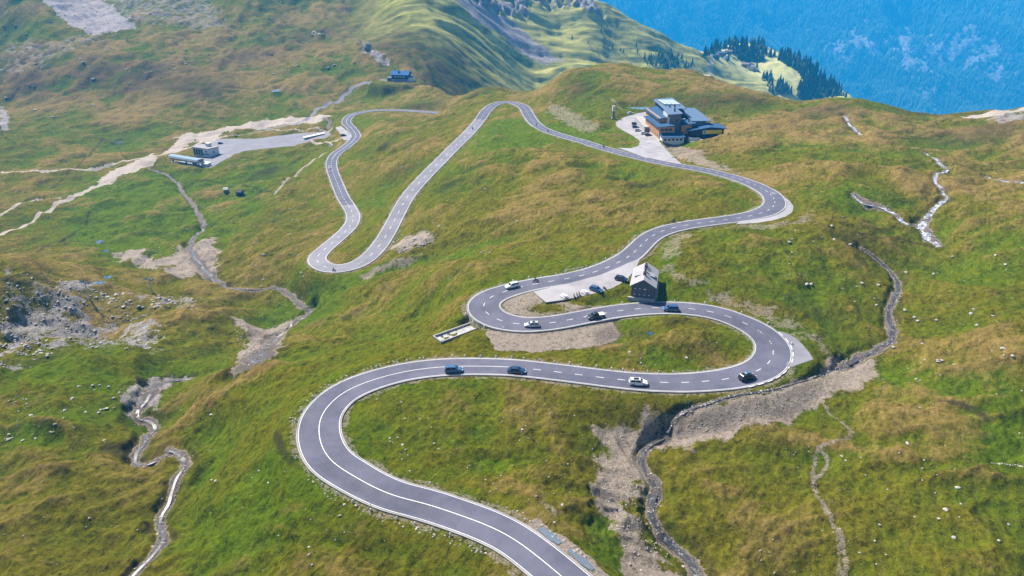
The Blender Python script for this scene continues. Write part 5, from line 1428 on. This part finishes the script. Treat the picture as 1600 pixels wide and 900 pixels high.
# ------------------------------------------------------------------ water
def water_mat(name, deep, foam, k, rough=.08):
    m = NT(name); n = m.noise(.9, 5, .7); n2 = m.noise(3.5, 3, .7)
    f = m.mr(m.math('ADD', m.math('MULTIPLY', n, .6), m.math('MULTIPLY', n2, .4)), k, k + .08)
    m.bump(n2, .35, .06)
    m.fin(m.mix(f, deep, foam), m.mr(f, 0, 1, rough, .6), 0, .5)
    return m.m
M_water = water_mat('stream_water', (.04, .04, .045), (.42, .43, .45), .55, .42)
M_white_water = water_mat('white_water', (.16, .18, .22), (.70, .72, .76), .49, .2)
M_pond = water_mat('pond_water', (.02, .06, .11), (.03, .09, .15), .5, .12)
M_pond2 = water_mat('pale_pond_water', (.09, .21, .32), (.14, .28, .40), .5, .1)
def water_ribbon(L, frac):
    n = len(L); s = np.arange(n) * 1.0
    w = L[:, 3] * frac * (1 + .5 * fbm(s, s * 0 + 3, 7, 2, seed=71)); nx, ny = frame(L)
    m_ = 5; V = []
    hs = [height(L[:, 0] + nx * w * q, L[:, 1] + ny * w * q) for q in (-.6, 0, .6)]
    zc = np.min(hs, 0); zc = np.convolve(np.pad(zc, 2, mode='edge'), np.ones(5) / 5, 'valid') + .13
    for q in (-1, 1): V.append(np.stack([L[:, 0] + nx * w * q, L[:, 1] + ny * w * q, zc], 1))
    F = [(i, i + 1, n + i + 1, n + i) for i in range(n - 1)]
    o = mesh_np('stream', np.vstack(V), F, M_white_water if frac > .5 else M_water); 
    bm = bmesh.new(); bm.from_mesh(o.data); bm.normal_update()
    for f in bm.faces:
        if f.normal.z < 0: f.normal_flip()
    bm.to_mesh(o.data); bm.free()
    tag(o, kind='structure')
for nm, fr, L in WATER: water_ribbon(L, fr)
for Wp, z, mt in PONDS:
    c = Wp.mean(0); V = [(p[0], p[1], z + .02) for p in Wp]
    # round the outline
    Q = catmull(np.vstack([np.array(V), V[:1]]), max(.4, np.ptp(Wp[:, 0]) / 30))
    o = mesh_np('pond', Q, [tuple(range(len(Q)))], M_pond2 if mt else M_pond)
    if o.data.polygons[0].normal.z < 0: o.data.flip_normals()
    tag(o, kind='structure')

M_pud = water_mat('puddle_water', (.11, .14, .18), (.30, .28, .26), .56, .3)
# puddles in the gravel between road and bank, lower right of the lowest bend
def puddle(i0, i1, a, b):
    Lr = road[i0:i1]; nx, ny = frame(road); nx, ny = nx[i0:i1], ny[i0:i1]; k = np.arange(len(Lr)); t = np.sin(np.pi * (k + .5) / len(k)) ** .4
    mid = (a + b) / 2; wv = (b - a) / 2 * t * (1 + .35 * fbm(k * 1., k * 0 + i0, 3.5, 2, seed=75)); hh = Lr[:, 3] / 2
    zz = Lr[:, 2] - .16
    A_ = np.stack([Lr[:, 0] - nx * (hh + mid - wv), Lr[:, 1] - ny * (hh + mid - wv), zz], 1); B2 = np.stack([Lr[:, 0] - nx * (hh + mid + wv), Lr[:, 1] - ny * (hh + mid + wv), zz], 1)
    n = len(Lr); o = mesh_np('puddle', np.vstack([A_, B2]), [(i, n + i, n + i + 1, i + 1) for i in range(n - 1)], M_pud)
    if o.data.polygons[0].normal.z < 0: o.data.flip_normals()
    tag(o, kind='structure')
for a, b in ((2, 9), (9, 13), (14, 21), (22, 28)):
    puddle(a, b, .25, 1.9)
# ------------------------------------------------------------------ guide stones along the verge
M_stone = simple('pale_granite', (.60, .57, .52), .9, sc=3, var=.2)
M_stone_top = simple('whitewashed_stone', (.75, .74, .70), .85)
def stone_proto():
    m = MB(); n = 8; r_ = []
    for z, q in ((-.4, .21), (.30, .20), (.48, .16), (.58, .08)): r_.append([(math.cos(i * math.pi / 4 + .39) * q, math.sin(i * math.pi / 4 + .39) * q, z) for i in range(n)])
    return m.rings(r_).build('guide_stone', M_stone_top)
gs = stone_proto(); gs_used = False
rg = random.Random(5)
def verge(i0, i1, side, step, label, group, sc=1.0):
    global gs_used
    nx, ny = frame(road)
    i = float(i0)
    while i < i1:
        k = int(i); o_ = road[k, 3] / 2 + .75
        x, y = road[k, 0] + nx[k] * side * o_, road[k, 1] + ny[k] * side * o_
        if not gs_used: o = gs; gs_used = True
        else: o = gs.copy(); col.objects.link(o)
        s = sc * rg.uniform(.8, 1.25)
        o.location = (x, y, road[k, 2] - .12); o.rotation_euler = (rg.uniform(-.06, .06), rg.uniform(-.06, .06), rg.uniform(0, 3)); o.scale = (s, s, s * rg.uniform(.8, 1.15))
        tag(o, label, 'guide stone', group); i += step * rg.uniform(.9, 1.1)
I = lambda u, v, z: near_i(u, v, z)
verge(I(725,807,2), I(503,698,3), 1, 4.4, 'small white stone on the outer verge below the lowest solid-line bend', 'guide stones of the lowest bend', .9)
verge(I(500,655,3), I(1075,597,2.7), 1, 3.6, 'small white guide stone along the upper verge of the lowest straight', 'guide stones of the lowest straight')
verge(I(795,453,4.8), I(1015,371,7.6), 1, 4.6, 'small white guide stone on the verge opposite the hut car park', 'guide stones above the hut car park')
verge(I(1206,536,3.1), I(950,488,4), -1, 8, 'white guide stone on the verge just below the hut', 'guide stones below the hut')
verge(I(775,498,3.7), I(756,484,4.1), 1, 3.5, 'small white guide stone around the outside of the gravel-island hairpin', 'guide stones of the island hairpin')
# wooden snow poles
M_pole = simple('weathered_pole', (.42, .36, .28), .9)
sp0 = None
for u, v in ((1290/4+400+0,0),) * 0 + ((697, 690), (753, 765), (723, 772), (664, 552), (700, 553), (724, 600), (697.5, 878), (580, 796), (556, 712), (1108, 890), (975, 545)):
    if sp0 is None:
        sp0 = MB().tube((0, 0, -.4), (0, 0, 2.1), .055, .045, 6).build('snow_pole', M_pole); o = sp0
    else: o = sp0.copy(); col.objects.link(o)
    o.location = at(u, v); tag(o, 'thin wooden snow pole standing upright in the grass near the road', 'snow pole', 'snow poles')

# ------------------------------------------------------------------ rocks
rsk = np.random.RandomState(21)
def ico(sub):
    bm = bmesh.new(); bmesh.ops.create_icosphere(bm, subdivisions=sub, radius=1)
    V = np.array([v.co[:] for v in bm.verts]); F = np.array([[v.index for v in f.verts] for f in bm.faces]); bm.free(); return V, F
icoV2, icoF2 = ico(2); icoV1, icoF1 = ico(1)
def rock_shape(V, rs):
    A = rs.normal(size=(5, 3)); A /= np.linalg.norm(A, axis=1)[:, None]
    V = V * np.array([1, rs.uniform(.6, .95), rs.uniform(.3, .6)])
    for a in A:                       # cut facets
        d = V @ a; c = rs.uniform(.42, .62); V = V - np.clip(d - c, 0, None)[:, None] * a * .9
    return V
def rock_mat():
    m = NT('rock'); co = m.coord(obj=True); n = m.noise(2.2, 5, .7, co); n2 = m.noise(.8, 3, .6)
    c = m.mix(m.mr(n, .36, .62), (.22, .20, .18), (.52, .49, .45))
    c = m.mix(m.math('MULTIPLY', m.mr(n2, .5, .7), .4), c, (.20, .19, .12))
    m.bump(n, .6, .15); return m.fin(c, .95, 0, .15)
M_rock = rock_mat()
rock_meshes = []
for k in range(8):
    V = rock_shape(icoV2.copy(), rsk); me = bpy.data.meshes.new('boulder'); me.from_pydata([tuple(v) for v in V], [], [tuple(f) for f in icoF2]); me.materials.append(M_rock); rock_meshes.append(me)
ROCKS = []        # x y z size zone
def pix_in_poly(poly, n):
    poly = np.array(poly, float); out = []
    x0, y0 = poly.min(0); x1, y1 = poly.max(0)
    while len(out) < n:
        u = rsk.uniform(x0, x1, 400); v = rsk.uniform(y0, y1, 400); c = np.zeros(400, bool)
        for i in range(len(poly)):
            a, b = poly[i], poly[(i + 1) % len(poly)]
            cond = ((a[1] > v) != (b[1] > v)) & (u < (b[0] - a[0]) * (v - a[1]) / (b[1] - a[1] + 1e-9) + a[0]); c ^= cond
        out += list(zip(u[c], v[c]))
    return np.array(out[:n])
NR_KEEP = Dr - hw
def scatter(poly, n, s0, s1, zone, power=2.5, cl=.1):
    p = pix_in_poly(poly, n); W = hit(p[:, 0], p[:, 1])
    ok = height(W[:, 0], W[:, 1], np.minimum(NR_KEEP, 50)) > 1.2
    nz = fbm(W[:, 0], W[:, 1], 14, 2, seed=81); ok &= nz > cl + rsk.uniform(-.5, .1, n)
    W = W[ok]; s = s0 + (s1 - s0) * rsk.rand(len(W)) ** power
    for w, q in zip(W, s): ROCKS.append((w[0], w[1], w[2], q, zone))
def along(L, n, s0, s1, zone, spread=1.0):
    i = rsk.randint(0, len(L), n); t = np.clip(rsk.normal(size=n) * .5, -1.2, 1.2) * spread; nx, ny = frame(L)
    x = L[i, 0] + nx[i] * L[i, 3] * t; y = L[i, 1] + ny[i] * L[i, 3] * t; z = height(x, y)
    ok = height(x, y, np.minimum(NR_KEEP, 50)) > 1.0
    s = s0 + (s1 - s0) * rsk.rand(n) ** 2.2
    for k in np.nonzero(ok)[0]: ROCKS.append((x[k], y[k], z[k], s[k], zone))
scatter([(1120,640),(1600,560),(1600,900),(1150,900)], 420, .08, .40, 'right', 3.4, .2)
scatter([(1300,430),(1600,380),(1600,600),(1400,600)], 160, .2, .7, 'right')
scatter([(1200,360),(1340,330),(1360,430),(1220,470)], 50, .25, .8, 'right')
scatter([(560,620),(900,620),(940,720),(930,880),(820,800),(680,760),(560,690)], 230, .10, .42, 'inner', 3, .25)
scatter([(0,600),(420,600),(450,760),(700,850),(760,900),(0,900)], 330, .08, .38, 'leftfore', 3.4, .3)
scatter([(0,600),(200,600),(170,690),(0,700)], 120, .2, .7, 'leftfore')
scatter([(0,425),(60,430),(150,450),(220,500),(250,535),(230,550),(130,545),(0,575)], 1300, .15, .8, 'mound', 3, .15)
scatter([(150,455),(310,465),(300,485),(170,480)], 160, .3, 1.1, 'mound', 2, -.1)
scatter([(400,280),(560,420),(480,470),(340,450),(340,380)], 120, .3, 1.0, 'valley')
scatter([(600,370),(690,355),(680,380),(620,400)], 150, .3, .9, 'valley', 2, -.3)
scatter([(590,220),(720,250),(900,420),(700,390)], 90, .3, .9, 'valley')
scatter([(0,0),(560,0),(560,110),(300,130),(0,210)], 700, .7, 2.2, 'back', 3)
scatter([(870,130),(1150,130),(1150,150),(880,170)], 60, .4, 1.0, 'back')
scatter([(960,555),(1130,520),(1150,560),(1000,580)], 20, .2, .6, 'inner')
scatter([(1310,572),(1352,570),(1356,588),(1335,600),(1250,632),(1130,672),(1040,695),(1050,672),(1140,640),(1250,612)], 420, .07, .28, 'bed', 2, -.5)
scatter([(935,680),(1000,670),(1000,760),(1050,880),(1000,900),(945,800)], 420, .08, .32, 'bed', 2, -.3)
scatter([(362,495),(410,515),(462,498),(440,530),(380,568)], 260, .2, .6, 'bed', 2, -.5)
scatter([(200,395),(335,372),(335,425),(240,420)], 200, .2, .7, 'bed', 2, -.2)
for nm, fr, L in WATER: along(L, int(len(L) * (3.0 if nm == 'right_stream' else 2.2)), .10, .42, 'bed')
nxr, nyr = frame(road)
for a, b, sd, n in ((I(800,840,2), I(518,721,2.8), 1, 60), (I(500,655,3), I(675,574,4), 1, 70), (I(877,900,2), I(762,821,2), -1, 30)):
    k = rsk.randint(a, b, n); o_ = road[k, 3] / 2 + rsk.uniform(1.0, 2.4, n); x = road[k, 0] + nxr[k] * sd * o_; y = road[k, 1] + nyr[k] * sd * o_; z = height(x, y)
    for q in range(n): ROCKS.append((x[q], y[q], z[q], rsk.uniform(.12, .38), 'verge'))
for u, v, s, zn in ((1418,693,1.1,'right'), (1497,763,1.3,'right'), (1477,797,1.15,'right'), (1490,840,1.1,'right'), (1374,820,.7,'right'), (1315,713,.9,'right'), (1560,845,.8,'right'), (1576,820,.7,'right'), (1387,765,.65,'right'), (1312,827,.8,'right'), (1405,708,.6,'right'), (1441,732,.7,'right'),
                    (1340,367,1.0,'right'), (1303,374,1.2,'right'), (1238,374,1.0,'right'), (1285,371,.9,'right'), (1255,362,.6,'right'), (531,806,.8,'leftfore'), (538,832,.6,'leftfore'), (524,844,.5,'leftfore'), (337,752,1.1,'leftfore'), (331,750,.8,'leftfore'), (139,810,.7,'leftfore'), (134,824,.7,'leftfore'),
                    (634,703,.7,'inner'), (685,702,.8,'inner'), (678,693,.7,'inner'), (652,825,.8,'leftfore'), (707,313,1.4,'valley'), (584,312,1.2,'valley'), (984,822+60,.8,'bed'), (435,337,1.5,'valley'), (478,316,1.2,'valley'), (120,760,.5,'leftfore'), (330,648,1.2,'leftfore'), (283,641,.8,'leftfore'), (1003,460,.01,'x')):
    if zn != 'x': w = at(u, v); ROCKS.append((w[0], w[1], w[2], s * .5, zn))
for t in np.linspace(0, 1, 16):
    w = at(1550 + 60 * t, 723 + 7 * t + rsk.uniform(-1, 1)); ROCKS.append((w[0], w[1], w[2], rsk.uniform(.18, .4), 'line'))
RK = np.array([r[:4] for r in ROCKS]); zones = [r[4] for r in ROCKS]
dep = project(RK[:, 0], RK[:, 1], RK[:, 2])[2]; order = np.argsort(-RK[:, 3] / dep)
RLAB = {'right': 'pale weathered boulder lying in the grass of the right-hand slope', 'inner': 'small pale boulder in the grass enclosed by the lower road bends', 'leftfore': 'pale boulder scattered on the grassy left foreground hills',
        'mound': 'pale rock of the stony mound at the left edge', 'valley': 'pale rock on the slope around the U-shaped left hairpin', 'back': 'whitish rock on the distant upper slopes', 'bed': 'grey-white stone lying in a rocky stream bed or gravel fan',
        'verge': 'rough stone lying beside the verge of the lowest road bend', 'line': 'pale stone in the low row of stones at the right edge'}
isI = np.zeros(len(RK), bool); isI[order[:285]] = True
for k in order[:285]:
    o = bpy.data.objects.new('boulder', rock_meshes[k % 8]); col.objects.link(o)
    s = RK[k, 3]; o.location = (RK[k, 0], RK[k, 1], RK[k, 2] + s * .12); o.rotation_euler = (rsk.uniform(-.3, .3), rsk.uniform(-.3, .3), rsk.uniform(0, 6.28)); o.scale = (s, s, s)
    tag(o, RLAB[zones[k]], 'boulder', {'bed': 'stones in the stream beds', 'mound': 'rocks of the stony mound', 'back': 'rocks on the distant slopes', 'verge': 'rough stones by the lowest bend', 'line': 'row of stones at the right edge'}.get(zones[k], 'boulders of the ' + {'right': 'right-hand slope', 'inner': 'grass between the bends', 'leftfore': 'left foreground', 'valley': 'middle slopes'}.get(zones[k], 'meadow')))
R2 = RK[~isI]; n = len(R2); base = [rock_shape(icoV1.copy(), rsk) for _ in range(12)]; nv = len(icoV1)
B_ = np.array(base)[rsk.randint(0, 12, n)]; a = rsk.uniform(0, 6.28, n); ca_, sa_ = np.cos(a)[:, None], np.sin(a)[:, None]
Vx = (B_[..., 0] * ca_ - B_[..., 1] * sa_) * R2[:, 3:4] + R2[:, 0:1]; Vy = (B_[..., 0] * sa_ + B_[..., 1] * ca_) * R2[:, 3:4] + R2[:, 1:2]; Vz = B_[..., 2] * R2[:, 3:4] + R2[:, 2:3] + .1 * R2[:, 3:4]
st = mesh_np('scattered_stones', np.stack([Vx, Vy, Vz], -1).reshape(-1, 3), (icoF1[None] + (np.arange(n) * nv)[:, None, None]).reshape(-1, 3), M_rock)
tag(st, 'countless small pale stones strewn over the meadows and stream beds', 'stones', kind='stuff')

# ------------------------------------------------------------------ spruces on the far spur
def spruce_mesh(seed):
    rs = np.random.RandomState(seed); V = []; F = []; mi = []
    n = 6
    for lv in range(2):
        for i in range(n): V.append((math.cos(i * 1.047) * (.018, .01)[lv], math.sin(i * 1.047) * (.018, .01)[lv], (-.05, .3)[lv]))
    for i in range(n): F.append((i, (i + 1) % n, n + (i + 1) % n, n + i)); mi.append(1)
    tiers = 7; k = 11
    for t in range(tiers):
        z0 = .08 + .80 * t / tiers; r = .19 * (1 - t / tiers) ** .85 + .015; b = len(V); z1 = min(1.0, z0 + .26)
        V.append((rs.uniform(-.01, .01), rs.uniform(-.01, .01), z1))
        for i in range(2 * k):
            q = r * (rs.uniform(.8, 1.2) if i % 2 else rs.uniform(.45, .65)); a = math.pi * i / k + t
            V.append((math.cos(a) * q, math.sin(a) * q, z0 + (0 if i % 2 else .04) + rs.uniform(-.015, .015)))
        for i in range(2 * k): F.append((b, b + 1 + i, b + 1 + (i + 1) % (2 * k))); mi.append(0)
    me = bpy.data.meshes.new('spruce'); me.from_pydata(V, [], F); me.materials.append(M_spruce); me.materials.append(M_bark)
    me.polygons.foreach_set('material_index', mi); return me
sm = [spruce_mesh(i) for i in range(5)]
TREES = []
def grove(poly, n, h0, h1, label, group):
    h0 *= .62
    p = pix_in_poly(poly, n); W = hit(p[:, 0], p[:, 1])
    W = W[np.hypot(W[:, 0], W[:, 1]) > 1150]
    for w in W: TREES.append((w, rsk.uniform(h0, h1), label, group))
grove([(1005,88),(1045,80),(1082,97),(1080,114),(1050,112),(1008,102)], 85, 9, 16, 'grey-green spruce in the loose stand on the sunny slope behind the brown hill', 'spruces on the sunny slope')
grove([(880,40),(1000,60),(1010,90),(900,80)], 14, 6, 10, 'tiny spruce scattered alone on the bright upper slope', 'scattered slope spruces')
grove([(1100,90),(1120,74),(1145,66),(1165,62),(1190,68),(1198,82),(1192,96),(1172,100),(1152,94),(1140,80),(1118,86)], 190, 17, 27, 'dark spruce on the small wooded hilltop above the meadow chalets', 'spruces of the wooded hilltop')
grove([(1195,86),(1225,86),(1260,99),(1290,124),(1320,150),(1342,162),(1250,160),(1243,142),(1260,130),(1238,106)], 420, 17, 27, 'dark spruce in the steep wood on the right flank of the meadow', 'spruces of the steep wood')
grove([(1188,120),(1200,117),(1228,134),(1238,152),(1205,148)], 60, 14, 22, 'spruce in the small grove at the lower edge of the meadow', 'spruces of the lower grove')
for u, v, lb in ((1167,99,'single dark spruce standing on the meadow above the brown chalet'), (1182,107,'single dark spruce standing right of the cream chalet'), (1137,97,'single spruce beside the white chalet')):
    TREES.append((hit([u], [v])[0], 20, lb, None))
rank = np.argsort([-(t[1] / project(*t[0])[2]) * (10 if t[3] in (None, 'scattered slope spruces') else 1) for t in TREES])
for q, k in enumerate(rank[:290]):
    w, h, lb, gp = TREES[k]
    o = bpy.data.objects.new('spruce', sm[q % 5]); col.objects.link(o)
    o.location = tuple(w); o.scale = (h, h, h); o.rotation_euler = (0, 0, rsk.uniform(0, 6)); tag(o, lb, 'spruce', gp)
T2 = [TREES[k] for k in rank[290:]]
if T2:
    A_ = np.array([t[0] for t in T2]); hh = np.array([t[1] for t in T2])
    o = cones('spur_forest', A_[:, 0], A_[:, 1], A_[:, 2] - .5, hh, rsk)
    o['label'] = 'dense spruces filling the woods on the far meadow spur'; o.data.materials[0] = M_spruce
